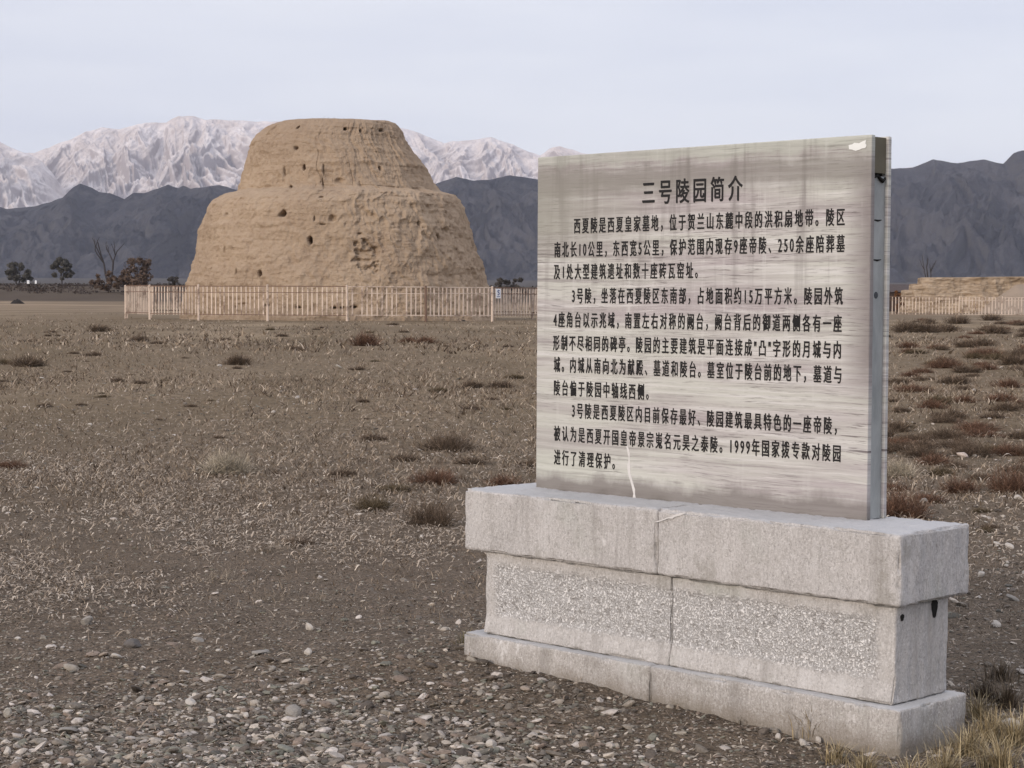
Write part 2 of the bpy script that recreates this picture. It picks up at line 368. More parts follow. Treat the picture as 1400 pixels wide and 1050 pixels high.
# ------------------------------------------------------------------ tomb
TD = 169.0
def tomb():
    rows = [(446, 247, 676), (435, 250, 673), (392, 259, 665), (377, 262, 658.6), (356, 268.6, 653), (347, 270.5, 650), (317, 275, 640.5), (300, 281, 635), (283, 288, 628.6), (277, 295, 625.5), (272, 304, 622.5),
            (267.5, 315, 619), (264, 327, 604), (261.5, 330.5, 596.5), (257, 332, 594), (244, 335, 587), (236, 337, 584), (229, 338.5, 581), (214, 341.4, 570.5), (203, 344, 562), (195, 348, 557), (188, 353, 554), (181, 359, 551.5),
            (175, 366, 548), (172, 371, 545), (170, 377, 541), (168.8, 386, 535), (168.2, 400, 524), (167.8, 430, 500), (167.6, 450, 480), (167.5, 462.5, 463.5)]
    rows = np.array(rows, float)
    z = np.array([at(463, r, TD)[2] for r in rows[:, 0]]); k = TD / F_PX
    cx = ((rows[:, 1] + rows[:, 2]) / 2 - 700) * k; rad = (rows[:, 2] - rows[:, 1]) / 2 * k
    seg = np.hypot(np.diff(z), np.diff(rad)); L = np.r_[0, np.cumsum(seg)]
    NS, NT = 330, 1000
    Ls = np.linspace(0, L[-1], NS); zs = np.interp(Ls, L, z); cs = np.interp(Ls, L, cx); rs = np.interp(Ls, L, rad)
    split = int(np.argmin(np.abs(Ls - np.interp(261.5, rows[::-1, 0], L[::-1]))))
    phi = np.concatenate([np.linspace(-1.72, 1.72, 760, endpoint=False), np.linspace(1.72, 2 * math.pi - 1.72, 240, endpoint=False)])
    PH, ZZ = np.meshgrid(phi, zs); RR = np.repeat(rs[:, None], NT, 1); LL = np.repeat(Ls[:, None], NT, 1)
    sx, sy = np.sin(PH), np.cos(PH)
    ax, ay = RR * sx, RR * sy                         # for seamless 3-D noise
    right = sstep(0.05, 0.6, PH) * (np.abs(PH) < 1.72)
    d = 0.42 * fbm(ax / 4.5, ay / 4.5, ZZ / 5, octs=4, seed=101)
    d += 0.22 * fbm(ax / 1.3, ay / 1.3, ZZ / 1.6, octs=4, seed=103, gain=0.6)
    strata = fbm(ax / 9, ay / 9, ZZ * 2.6 + 0.8 * fbm(ax / 3, ay / 3, ZZ / 3, seed=5, octs=2), octs=2, seed=107)
    d += 0.12 * fbm(ax * 2.4, ay * 2.4, ZZ * 2.4, octs=3, seed=105, gain=.65)
    d += 0.07 * np.clip(fbm(ax * 1.1, ay * 1.1, ZZ * 4.5, octs=3, seed=106), -.3, .4)
    d += 0.11 * strata * (0.4 + 0.8 * np.clip(fbm(ax / 5, ay / 5, ZZ / 4, octs=2, seed=109) + 0.3, 0, 1))
    arc = PH * 11
    gul = ridged(arc / 1.7 + 0.9 * fbm(arc / 1.1, ZZ / 1.6, octs=4, seed=113), ZZ / 3.5, octs=5, seed=115, gain=.6)
    d += (gul - 0.45) * 0.42 * (0.12 + 0.88 * right) * sstep(0, 3, LL) * np.where(zs[:, None] > zs[split], 0.45, 1)
    crack = np.abs(vn(arc / 2.6 + 0.35 * fbm(arc / 1.0, ZZ / 1.5, octs=3, seed=117), ZZ / 6, seed=119))
    d -= 0.13 * np.exp(-(crack / 0.035) ** 2) * sstep(0.0, 0.5, fbm(ax / 4, ay / 4, ZZ / 4, octs=2, seed=121) + 0.1)
    sl = np.interp(Ls, L, np.gradient(rad, L))
    d *= np.clip(RR / 3.5, 0.0, 1)
    # putlog holes, hollows and a broken patch; size in metres
    pits = [(405, 175, .20, .20, .9), (472, 175, .22, .18, .9), (493, 178, .18, .2, .8), (524, 178, .28, .2, .9), (405, 203, .25, .2, .6), (416, 230, .2, .28, 1.0), (396, 255, .24, .24, 1.0), (521, 230, .2, .25, .6),
            (464, 247, .6, .35, .4), (386, 293, .42, .34, 1.1), (424, 329, .26, .45, 1.4), (354, 375, .26, .36, 1.2), (455, 299, .45, .4, .5), (441, 307, .35, .1, .5), (601, 324, .15, .4, 1.2), (573, 306, .14, .3, .9), (612, 316, .3, .35, .4),
            (307, 293, .12, .12, .6), (307, 313, .1, .1, .5), (289, 371, .1, .35, .6), (324, 371, .12, .35, .6), (310, 341, .18, .45, .35), (322, 420, .2, .1, .6), (365, 418, .25, .12, .8), (408, 420, .3, .1, .6), (457, 421, .3, .14, .8), (468, 421, .2, .14, .8), (484, 420, .4, .12, .8), (330, 416, .5, .1, .3),
            (388, 234, .14, .5, .4), (443, 232, .10, .7, .35), (442, 252, .08, .8, .3), (440, 270, .3, .12, .3), (430, 300, .1, .3, .3)]
    for px, py, w, h, dep in pits:
        zz = at(px, py, TD - 10)[2]
        i = int(np.argmin(np.abs(zs - zz))); rr = rs[i]
        ycen = TD - rr * 0.9
        xx = at(px, py, ycen)[0] - cs[i]
        ph = math.asin(max(-0.97, min(0.97, xx / rr))); yc = TD - rr * math.cos(ph)
        p = at(px, py, yc); ph = math.asin(max(-0.97, min(0.97, (p[0] - cs[i]) / rr)))
        q = ((PH - ph) * rr * max(0.4, math.cos(ph)) / w) ** 2 + ((ZZ - p[2]) / h) ** 2
        q = q * (2.3 + 1.8 * fbm(ax * 3, ay * 3, ZZ * 3, octs=3, seed=131 + int(px)))
        d -= dep * np.exp(-np.clip(q, 0, 40) ** 2)
    # broken patch with exposed layers, right of centre
    p0 = at(497, 352, TD - 12.5); ph0 = math.asin((p0[0] - cs[40]) / 11.6)
    q = ((PH - ph0) * 11.6 / 1.0) ** 2 + ((ZZ - p0[2]) / 1.9) ** 2 + 1.1 * fbm(ax, ay, ZZ, octs=3, seed=133) + 1.0 * fbm(ax * 2.5, ay * 2.5, ZZ * 2.5, octs=2, seed=134)
    patch = sstep(1.05, 0.75, q)
    d -= patch * (0.16 + 0.22 * sstep(-.15, .15, fbm(ax * .9, ay * .9, ZZ * 4.2, octs=3, seed=135)) + .25 * fbm(ax * 2, ay * 2, ZZ * 3, octs=3, seed=136))
    # talus at the foot of the right side
    d += 0.55 * sstep(3.8, 0.2, LL) * right * (0.5 + 0.5 * np.cos(arc / 1.9))
    rill = ridged(arc * 1.25 + .8 * fbm(arc * 1.4, ZZ / 1.2, octs=3, seed=143), ZZ / 5, octs=3, seed=141)
    d += .20 * (rill - .45) * sstep(-.3, .4, fbm(ax / 3, ay / 3, ZZ / 3, octs=2, seed=145))
    lay_ = ZZ / .55 + .35 * fbm(ax / 4, ay / 4, ZZ / 3, octs=3, seed=147); fr_ = lay_ - np.floor(lay_)
    d -= .045 * np.exp(-(np.minimum(fr_, 1 - fr_) / .10) ** 2) * sstep(-.1, .45, fbm(ax / 2.2, ay / 2.2, ZZ / 1.2, octs=3, seed=149))
    wob = np.interp(Ls, L, np.r_[np.ones(len(L) - 4), 0.5, 0.2, 0.1, 0])[:, None]
    R2 = np.clip(RR + d * wob, 0, None)
    Z2 = ZZ + 0.10 * fbm(ax / 2, ay / 2, octs=3, seed=137) * sstep(0, 2, LL)
    X = cs[:, None] + R2 * sx; Y = TD - R2 * sy
    V = np.stack([X, Y, Z2], -1)
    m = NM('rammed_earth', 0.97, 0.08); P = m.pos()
    n1 = m.noise(P, 0.22, 5, 0.6); n2 = m.noise(P, 1.6, 7, 0.7); n3 = m.noise(m.pos((0.5, 0.5, 5)), 1.0, 6, 0.65); n4 = m.noise(m.pos((2.2, 2.2, 0.25)), 1.0, 5, 0.6)
    c = m.mix(m.ramp(n1, [(0.38, 0), (0.62, 1)]), (0.3920, 0.2914, 0.2041), (0.4495, 0.3382, 0.2368))
    c = m.mix(m.ramp(n2, [(0.50, 0), (0.78, 0.5)]), c, (0.5226, 0.4163, 0.3062))
    c = m.mix(m.ramp(n2, [(0.26, 0.7), (0.44, 0)]), c, (0.2300, 0.1613, 0.1123))
    c = m.mix(m.ramp(n3, [(0.58, 0), (0.72, 0.35)]), c, (0.2300, 0.1613, 0.1072))
    c = m.mix(m.ramp(n4, [(0.56, 0), (0.74, 0.3)]), c, (0.2509, 0.1821, 0.1326))
    n5 = m.noise(m.pos((1, 1, 1.4)), 6.5, 6, .7)
    c = m.mix(m.ramp(n5, [(0.28, 0.7), (0.38, 0)]), c, (0.2091, 0.1509, 0.1021))
    c = m.mix(m.ramp(n5, [(0.60, 0), (0.72, 0.45)]), c, (0.5750, 0.4684, 0.3470))
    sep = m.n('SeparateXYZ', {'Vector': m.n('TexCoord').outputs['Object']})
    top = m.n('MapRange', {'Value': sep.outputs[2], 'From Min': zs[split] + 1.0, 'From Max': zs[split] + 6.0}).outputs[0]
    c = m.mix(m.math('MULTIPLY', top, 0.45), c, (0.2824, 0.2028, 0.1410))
    hh = m.math('ADD', m.noise(P, 2.4, 9, 0.75), m.math('MULTIPLY', n3, 0.5))
    mat = m.out(c, m.bump(m.math('ADD', hh, m.math('MULTIPLY', n5, .7)), 1.0, 0.2))
    root = empty('tomb_mound', (cs[0], TD, 0))
    tag(root, 'huge two tiered rammed earth tomb mound, tan and pitted with holes, inside a ring fence', 'tomb mound')
    off = np.array([cs[0], TD, 0])
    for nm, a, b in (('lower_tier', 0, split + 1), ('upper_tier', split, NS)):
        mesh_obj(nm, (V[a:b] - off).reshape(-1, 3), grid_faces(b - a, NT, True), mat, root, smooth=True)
    return root, at(445, 165.5, TD)
tomb_root, tomb_top = tomb()

# ------------------------------------------------------------------ ring fence and far fence
cream = NM('faded_cream_paint', 0.7); P = cream.pos()
n = cream.noise(P, 0.8, 6, 0.75)
cc = cream.mix(cream.ramp(n, [(0.50, 0), (0.62, 0.85)]), (0.62, 0.505, 0.41), (0.18, 0.12, 0.088))
cream_m = cream.out(cc)
rust_m = simple('rusty_rail', (0.17, 0.11, 0.08), 0.4, 3)
def fence(name, posts, z_pt, z_pb, label, pick_w, gap, loc, zpost, closed=False):
    root = empty(name, loc); tag(root, label, 'fence')
    L = np.array(loc)
    n = len(posts)
    for i in range(n if closed else n - 1):
        a, b = np.array(posts[i]), np.array(posts[(i + 1) % n])
        d = b - a; ln = np.linalg.norm(d); rz = math.atan2(d[1], d[0])
        ga, gb = ground_z(*a, micro=False), ground_z(*b, micro=False)
        mb = MB(); k = max(2, int(round(ln / gap)))
        for j in range(1, k):
            f = j / k + random.uniform(-.08, .08) / k
            if random.random() < 0.04: continue
            p = a + d * f; g = 0 * (ga + (gb - ga) * f)
            h1 = z_pt + .007 * (p[1] - 149 if closed else 0) - random.uniform(0, .06); mb.box((p[0] - L[0], p[1] - L[1], g + (h1 + z_pb) / 2), (pick_w * random.uniform(.75, 1.1), 0.05, h1 - z_pb), rz + random.uniform(-.15, .15))
        mb.build('picket_panel', cream_m, root)
        r = MB(); mid = (a + b) / 2 - L[:2]
        up = .007 * ((a[1] + b[1]) / 2 - 149 if closed else 0)
        for zz, th in ((z_pt + .015, .07), (z_pt - .48, .05), (z_pb + 0.06, .06)):
            r.box((mid[0], mid[1], zz + up + random.uniform(-.02, .02)), (ln - .1, 0.06, th), rz)
        r.build('rail', rust_m if random.random() < .65 else cream_m, root)
    for p in posts:
        g = float(ground_z(p[0], p[1], micro=False))
        mb = MB(); t = random.uniform(-.02, .02)
        x, y = p[0] - L[0], p[1] - L[1]
        mb.tube([(x, y, g - .3), (x + t * .5, y, g + 1), (x + t * 2, y, zpost)], [.10, .095, .09], 8)
        mb.tube([(x + t * 2, y, zpost), (x + t * 2, y, zpost + .05)], [.12, .03], 8)
        mb.build('post', cream_m if random.random() < .75 else rust_m, root)
    return root
RC = at(471, 414, 169); RR_ = 296 / F_PX * 169
ring = [(RC[0] + RR_ * math.sin(math.radians(5.7 + 18.947 * k)), 169 - RR_ * math.cos(math.radians(5.7 + 18.947 * k))) for k in range(19)]
fence('ring_fence', ring, 2.70, 0.40, 'cream and rust picket fence standing in a ring round the tomb mound', 0.105, 0.40, (RC[0], 169, 0), 2.82, True)
def gx(px, Y): return (px - 700) / F_PX * Y
ff = [(gx(p, 285), 285 + 0.02 * (p - 1200)) for p in np.arange(1005, 1560, 62.0)]
fence('picket_fence', ff, 2.78, 0.10, 'pale picket fence in front of the stepped earth ruin', 0.15, 0.55, (gx(1300, 285), 287, 0), 2.9)

# notice on the ring fence
wht = simple('white_enamel', (0.80, 0.80, 0.80), 0.05, 10, 0.5, 0.05)
blu = simple('blue_ink', (0.06, 0.09, 0.25), 0.1, 10, 0.6, 0)
def notice():
    th = math.radians(5.7 + 18.947 * 2 + 1.6); x, y = RC[0] + (RR_ + .14) * math.sin(th), 169 - (RR_ + .14) * math.cos(th)
    root = empty('notice_board', (x, y, 1.9), th)
    tag(root, 'small white notice with a blue emblem hung on the ring fence pickets', 'sign')
    b = MB(); b.box((0, 0, .38), (.56, .03, .78)); b.build('board', wht, root)
    e = MB(); pts = [(.10, -.03, .60), (-.02, -.03, .66), (-.10, -.03, .58), (-.04, -.03, .50), (.06, -.03, .44), (.10, -.03, .35), (.02, -.03, .27), (-.10, -.03, .31)]
    e.tube(pts, .035, 6); e.build('emblem', blu, root)
    l = MB(); l.box((0, -.021, .13), (.34, .012, .05)); l.build('caption_strip', blu, root)
notice()

# ------------------------------------------------------------------ stepped earth ruin at right
def ruin():
    Y0 = 318
    pxs = np.linspace(1228, 1760, 520); ts = np.linspace(0, 1, 70)
    stp = lambda p: np.where(p < 1234, 0.0, np.where(p < 1246, 393.5, np.where(p < 1257, 385, 376.5 - np.clip((p - 1254) / 80, 0, 2))))
    tp = stp(pxs); zt = np.where(tp == 0, -0.5, EYE + (414.4 - tp) / F_PX * Y0)
    PXg, T = np.meshgrid(pxs, ts); zt2 = np.repeat(zt[None], len(ts), 0)
    x = gx(PXg, Y0)
    up = np.clip(T / 0.62, 0, 1)
    lay = np.floor(up * 5 + 0.3 * fbm(x / 3, up * 2, octs=2, seed=3)) / 5
    z = -0.4 + (zt2 + 0.4) * up + 0.14 * fbm(x / 2.2, T * 6, octs=3, seed=204) * sstep(0, .1, up) * sstep(1.02, .8, up)
    y = Y0 - 5 + 3.2 * up * 0.5 + 3.2 * lay * 0.5 + 0.7 * fbm(x / 2.5, up * 4, octs=4, seed=205) + np.clip((T - .62) / .38, 0, 1) * 3.0 + 1.5
    z = z + np.clip((T - .62) / .38, 0, 1) * 0.3 * fbm(x / 6, y / 6, octs=3, seed=207)
    gull = ridged(x / 4, up * 1.2, octs=4, seed=209)
    y = y + 0.9 * (0.5 - gull) * sstep(0, .3, up) * (PXg > 1300)
    # closing back face
    V = np.stack([x, y, z], -1); back = V[-1:].copy(); back[..., 2] = -0.5; back[..., 1] += .8
    V = np.concatenate([V, back])
    c = np.array([gx(1330, Y0), Y0, 0])
    m = NM('pale_loess', 0.97, 0.05); P = m.pos()
    n3 = m.noise(m.pos((0.35, 0.35, 2.2)), 1, 6, 0.65)
    col = m.mix(m.ramp(n3, [(0.36, 0), (0.62, 1)]), (0.20, 0.145, 0.094), (0.41, 0.32, 0.23))
    mat = m.out(col, m.bump(m.noise(P, 1.5, 7, .7), .7, .2))
    root = empty('earth_ruin', c); tag(root, 'pale stepped rammed earth ruin behind the right hand picket fence', 'ruin')
    mesh_obj('stepped_wall', (V - c).reshape(-1, 3), grid_faces(len(V), len(pxs)), mat, root, smooth=False)
    # smooth drift of soil banked against it
    px2 = np.linspace(1335, 1700, 160); t2 = np.linspace(0, 1, 40); A, B = np.meshgrid(px2, t2)
    top = np.interp(px2, [1335, 1350, 1400, 1450, 1700], [0, .6, 5.0, 5.6, 5.2])
    x = gx(A, Y0 - 9); y = Y0 - 13 + B * 10 + .0 * A; z = -0.3 + (top[None] + .3) * B ** 1.2 + 0.2 * fbm(x / 5, y / 3, octs=3, seed=222) * (top[None] > .3)
    V = np.stack([x, y, z], -1)
    mesh_obj('soil_drift', (V - c).reshape(-1, 3), grid_faces(40, 160), simple('drift_soil', (0.25, 0.195, 0.145), .25, .6), root, smooth=True)
ruin()
dkb = simple('dark_timber', (0.055, 0.038, 0.032), 0.3, 2)
dkr = simple('dark_roof', (0.075, 0.06, 0.058), 0.3, 2)
def shed():
    Y = 334; c = at(1233, 414, Y); root = empty('shed', (c[0], Y, 0)); tag(root, 'low dark brown shed half hidden beside the stepped ruin', 'shed')
    k = Y / F_PX; b = MB(); b.box((0, 0, 1.9), (5.6, 4, 3.8)); b.build('wall', dkb, root)
    r = MB(); r.add([(-3.1, -2.4, 3.8), (3.1, -2.4, 3.8), (3.1, 2.4, 3.8), (-3.1, 2.4, 3.8), (-3.1, 0, 5.2), (3.1, 0, 5.2)], [(0, 1, 5, 4), (2, 3, 4, 5), (0, 4, 3, 3), (1, 2, 5, 5), (0, 3, 2, 1)][:2] + [(0, 3, 2, 1)])
    r.add([(-3.1, -2.4, 3.8), (-3.1, 0, 5.2), (-3.1, 2.4, 3.8), (-3.1, 0, 3.8)], [(0, 1, 2, 3)]); r.add([(3.1, -2.4, 3.8), (3.1, 0, 5.2), (3.1, 2.4, 3.8), (3.1, 0, 3.8)], [(3, 2, 1, 0)])
    r.build('roof', dkr, root)
shed()

# ------------------------------------------------------------------ trees
def leaf_cloud(cents, rads, n, size, flat=0.8):
    cents = np.asarray(cents, float); rads = np.asarray(rads, float)
    w = rads ** 2; idx = RNG.choice(len(cents), n, p=w / w.sum())
    d = RNG.normal(size=(n, 3)); d /= np.linalg.norm(d, axis=1)[:, None]
    p = cents[idx] + d * (rads[idx] * RNG.uniform(.35, 1.05, n) ** 0.7)[:, None] * np.array([1, 1, flat])
    a = RNG.normal(size=(n, 3)); a /= np.linalg.norm(a, axis=1)[:, None]
    b = np.cross(a, RNG.normal(size=(n, 3))); b /= np.linalg.norm(b, axis=1)[:, None]
    s = size * RNG.uniform(.5, 1.4, n)[:, None]
    V = np.stack([p - a * s, p + b * s * .6, p + a * s, p - b * s * .6], 1).reshape(-1, 3)
    return V, np.arange(n * 4).reshape(-1, 4)

def limbs(mb, base, h, spread, n, depth=0, r0=0.2, up=0.8, seed=0):
    rg = random.Random(seed)
    tips = []
    def grow(p, d, ln, r, lev):
        pts = [p]; q = p.copy(); dd = d.copy(); k = 4
        for i in range(k):
            dd = dd + np.array([rg.uniform(-.18, .18), rg.uniform(-.18, .18), .06]); dd /= np.linalg.norm(dd); q = q + dd * ln / k; pts.append(q.copy())
        mb.tube(pts, np.linspace(r, r * .55, k + 1), 5)
        if lev == 0: tips.append(q); return
        for j in range(rg.choice([2, 3, 3])):
            e = dd + np.array([rg.uniform(-1, 1) * spread, rg.uniform(-1, 1) * spread, rg.uniform(0, .5)]); e /= np.linalg.norm(e)
            grow(pts[rg.choice([-1, -1, -2])].copy(), e, ln * rg.uniform(.55, .8), r * .55, lev - 1)
    for i in range(n):
        d = np.array([rg.uniform(-.3, .3) * (n > 1), rg.uniform(-.3, .3) * (n > 1), 1.0]); d /= np.linalg.norm(d)
        grow(np.array(base, float), d, h, r0, depth)
    return tips
bark = simple('grey_bark', (0.05, 0.043, 0.042), 0.3, 4)
bark2 = simple('brown_bark', (0.085, 0.055, 0.04), 0.3, 4)
def leafmat(name, a, b):
    m = NM(name, 0.9, .1); P = m.pos(); return m.out(m.mix(m.ramp(m.noise(P, .9, 4, .7), [(.35, 0), (.65, 1)]), a, b))
lf_dark = leafmat('dark_olive_leaves', (0.075, 0.070, 0.062), (0.125, 0.116, 0.10))
lf_rust = leafmat('russet_leaves', (0.070, 0.047, 0.035), (0.19, 0.135, 0.10))
lf_grey = leafmat('grey_brown_twigs', (0.055, 0.048, 0.042), (0.11, 0.095, 0.08))
def tree(name, px, py, Y, w_px, h_px, leaf, bk, label, n, cl, stems=1, lsize=.22, seed=1, cat='tree', flat=.85):
    c = at(px, py, Y); k = Y / F_PX; w, h = w_px * k, h_px * k
    gz = float(ground_z(c[0], Y, micro=False))
    base = np.array([c[0], Y, gz - .1]); root = empty(name, base); tag(root, label, cat)
    h = h + max(0, (c[2] - gz))
    t = MB(); tips = limbs(t, (0, 0, 0), h * (.36 if leaf else .52), .75, stems, 2, h * (.022 if leaf else .030), seed=seed); t.build('trunk', bk, root, True)
    if leaf:
        rg = np.random.default_rng(seed); cs = []; rs = []
        for i in range(cl):
            a = rg.uniform(0, 6.28); u = rg.uniform(0, 1) ** .6; zz = rg.uniform(.22, .9)
            wid = w / 2 * math.sin(math.pi * min(.95, .25 + zz * .72)) ** .7
            cs.append((math.cos(a) * u * wid * .85, math.sin(a) * u * wid * .85, h * zz)); rs.append(rg.uniform(.06, .15) * min(w, h * 1.1))
        V, Fc = leaf_cloud(cs, rs, n, lsize, flat)
        V[:, 2] = np.clip(V[:, 2], .05, None)
        mesh_obj('crown', V, Fc, leaf, root)
    return root
tree('leafy_tree', 85, 391, 640, 34, 45, lf_dark, bark, 'dark rounded leafy tree at left, tallest with leaves before the hills', 5200, 30, 1, .3, 3)
tree('broad_bush', 24, 391, 640, 46, 34, lf_dark, bark, 'dark broad bush at the far left edge of the plain', 3800, 26, 3, .3, 4, 'bush')
tree('bare_tree', 150, 391, 620, 40, 68, None, bark, 'leafless grey tree rising behind the russet shrub', 0, 0, 2, .2, 8)
tree('russet_tree', 186, 393, 560, 52, 46, lf_rust, bark2, 'russet brown leafy tree just left of the ring fence', 3000, 30, 3, .36, 6)
tree('russet_shrub', 148, 393, 560, 58, 24, lf_rust, bark2, 'low spreading russet shrub left of the russet tree', 2200, 26, 4, .36, 7, 'shrub')
tree('grey_shrub', 235, 393, 600, 34, 15, lf_grey, bark, 'small grey brown shrub between russet tree and tomb mound', 900, 14, 3, .3, 9, 'shrub')
tree('dark_shrub', 697, 393, 560, 60, 16, lf_grey, bark, 'low dark shrub line right of the tomb mound beside the tablet', 1900, 22, 4, .3, 10, 'shrub')
tree('slender_tree', 1273, 393, 420, 9, 42, None, bark, 'thin bare tree rising behind the stepped ruin', 0, 0, 1, .2, 12)
tree('rust_bush', 1226, 403, 300, 20, 9, leafmat('orange_leaves', (0.10, 0.045, 0.02), (0.20, 0.095, 0.045)), bark2, 'rust orange bush at the left end of the stepped ruin', 900, 12, 3, .13, 13, 'bush')
def scrub():
    N = 5200; px = np.where(RNG.random(N) < .62, RNG.uniform(-260, 330, N), RNG.uniform(640, 1700, N)); Y = RNG.uniform(540, 760, N)
    x = gx(px, Y); g = ground_z(x, Y, micro=False); keep = vn(x / 9, Y / 30, seed=4) > -.15; x, Y, g = x[keep], Y[keep], g[keep]
    V, Fc = leaf_cloud(np.c_[x, Y, g + .5], RNG.uniform(.4, 1.5, len(x)), 14000, .34, .6)
    o = mesh_obj('distant_scrub', V, Fc, leafmat('scrub_brown', (0.035, 0.028, 0.026), (0.085, 0.066, 0.055)))
    tag(o, 'dark brown scrub along the far edge of the plain', 'scrub', kind='stuff')
scrub()
for px, w, lab in ((38.6, 1.0, 'brighter of two tiny white marker stones under the far left trees'), (49, .75, 'dimmer of two tiny white marker stones under the far left trees')):
    c = at(px, 387, 610); g = float(ground_z(c[0], 610, micro=False)); b = MB(); b.box((0, 0, .45), (w * .7, .4, .9)); b.tube([(0, 0, .9), (0, 0, 1.1)], [w * .38, w * .15], 8)
    tag(b.build('marker_stone', wht, None, False, (c[0], 610, max(g, c[2] - .2))), lab, 'marker')

# ------------------------------------------------------------------ base icospheres
def ico(sub):
    t = (1 + 5 ** .5) / 2
    v = [(-1, t, 0), (1, t, 0), (-1, -t, 0), (1, -t, 0), (0, -1, t), (0, 1, t), (0, -1, -t), (0, 1, -t), (t, 0, -1), (t, 0, 1), (-t, 0, -1), (-t, 0, 1)]
    f = [(0, 11, 5), (0, 5, 1), (0, 1, 7), (0, 7, 10), (0, 10, 11), (1, 5, 9), (5, 11, 4), (11, 10, 2), (10, 7, 6), (7, 1, 8), (3, 9, 4), (3, 4, 2), (3, 2, 6), (3, 6, 8), (3, 8, 9), (4, 9, 5), (2, 4, 11), (6, 2, 10), (8, 6, 7), (9, 8, 1)]
    v = [np.array(p) / np.linalg.norm(p) for p in v]
    for _ in range(sub):
        cache = {}; nf = []
        def mid(a, b):
            k = (min(a, b), max(a, b))
            if k not in cache: p = v[a] + v[b]; v.append(p / np.linalg.norm(p)); cache[k] = len(v) - 1
            return cache[k]
        for a, b, c in f:
            x, y, z = mid(a, b), mid(b, c), mid(c, a); nf += [(a, x, z), (b, y, x), (c, z, y), (x, y, z)]
        f = nf
    return np.array(v), np.array(f)
ICO0, ICO1, ICO2 = ico(0), ico(1), ico(2)
def stone_field(pos, size, flat, base, jit=.22):
    bv, bf = base; N = len(pos); nv = len(bv)
    sc = np.stack([size * RNG.uniform(.75, 1.35, N), size * RNG.uniform(.6, 1.0, N), size * flat * RNG.uniform(.7, 1.3, N)], -1)
    # angular stones: squash towards a few random planes
    v = np.repeat(bv[None], N, 0)
    for _ in range(3):
        nrm = RNG.normal(size=(N, 3)); nrm /= np.linalg.norm(nrm, axis=1)[:, None]; dcut = RNG.uniform(.45, .85, N)
        pr = np.einsum('nvk,nk->nv', v, nrm); ex = np.clip(pr - dcut[:, None], 0, None)
        v = v - ex[..., None] * nrm[:, None, :]
    v = v * (1 + RNG.uniform(-jit, jit, (N, nv)) * .6)[..., None]
    v = v * sc[:, None, :]
    tx = RNG.normal(0, .26, N); v[..., 2] += v[..., 0] * tx[:, None]
    a = RNG.uniform(0, 6.28, N); ca, sa = np.cos(a)[:, None], np.sin(a)[:, None]
    v = np.stack([v[..., 0] * ca - v[..., 1] * sa, v[..., 0] * sa + v[..., 1] * ca, v[..., 2]], -1) + pos[:, None, :]
    f = bf[None] + (np.arange(N) * nv)[:, None, None]
    return v.reshape(-1, 3), f.reshape(-1, 3), nv
def ground_pts(n, py0, py1, x0=-350, x1=1750, weight=None, margin=.0):
    out = []
    tot = 0
    while tot < n:
        px = RNG.uniform(x0, x1, n); py = RNG.uniform(py0, py1, n); w_ = .32 * (py1 - py0)
        tp = RNG.random(n) < sstep(py0 - 1, py0 + w_, py) * (1 - sstep(py1 - w_, py1, py) if py1 < 1000 else 1); px, py = px[tp], py[tp]
        if weight is not None:
            k = RNG.random(len(px)) < weight(px, py); px, py = px[k], py[k]
        Y = EYE * F_PX / (py - 414.4); x = gx(px, Y)
        k = ~in_stele(x, Y, margin); out.append(np.c_[x[k], Y[k]]); tot += k.sum()
    p = np.concatenate(out)[:n]
    return p
STONE_COLS = np.array([(.130, .110, .094), (.175, .155, .134), (.26, .236, .205), (.21, .168, .140), (.33, .295, .255), (.46, .415, .365), (.12, .114, .10), (.085, .072, .062), (.19, .188, .158)]) * np.array([.90, .865, .81])
def stone_cols(n, pale=0.0):
    w = np.array([.2, .18, .12, .14, .09, .05, .1, .12, .1]); w = w / w.sum()
    c = STONE_COLS[RNG.choice(len(STONE_COLS), n, p=w)] * RNG.uniform(.8, 1.2, n)[:, None]
    k = RNG.random(n) < pale; c[k] = np.array([.42, .375, .33]) * RNG.uniform(.75, 1.15, k.sum())[:, None]
    return c
stone_m = attr_mat('loose_stone', .25, 90)
def patchw(px, py):
    a = np.exp(-((px - 420) / 330) ** 2 - ((py - 1040) / 75) ** 2)
    b = .13 * sstep(880, 990, py) * sstep(1000, 500, px)
    return np.clip(1.1 * a + b + .06 + .05 * (px < 300), 0, 1)
def gravel():
    specs = [(10500, 850, 1150, .0092, .5, .42, ICO1, patchw, .11), (420, 800, 1150, .017, .35, .36, ICO1, patchw, .12), (34000, 740, 1150, .0058, .42, .32, ICO0, lambda a, b: .45 + .55 * patchw(a, b), .035), (34000, 700, 1150, .0036, .35, .45, ICO0, lambda a, b: .5 + .5 * patchw(a, b), .03), (6000, 520, 900, .009, .4, .45, ICO0, None, .08), (2600, 445, 640, .018, .4, .45, ICO0, None, .15),
             (900, 540, 900, .016, .4, .45, ICO0, lambda a, b: (a > 1150) * 1.0, .15)]
    Vs, Fs, Cs, n0 = [], [], [], 0
    for N, y0, y1, md, sg, fl, base, w, pale in specs:
        p = ground_pts(N, y0, y1, weight=w); s = np.clip(md * np.exp(RNG.normal(0, sg, N)), .002, md * 3.2)
        pos = np.c_[p, ground_z(p[:, 0], p[:, 1]) + s * fl * .35]
        v, f, nv = stone_field(pos, s, fl, base); Vs.append(v); Fs.append(f + n0); n0 += len(v)
        Cs.append(np.repeat(stone_cols(N, pale), nv, 0))
    o = mesh_obj('gravel', np.concatenate(Vs), np.concatenate(Fs), stone_m, smooth=False, col=np.concatenate(Cs))
    tag(o, 'grey and pale gravel scattered over the soil', 'gravel', kind='stuff')
gravel()

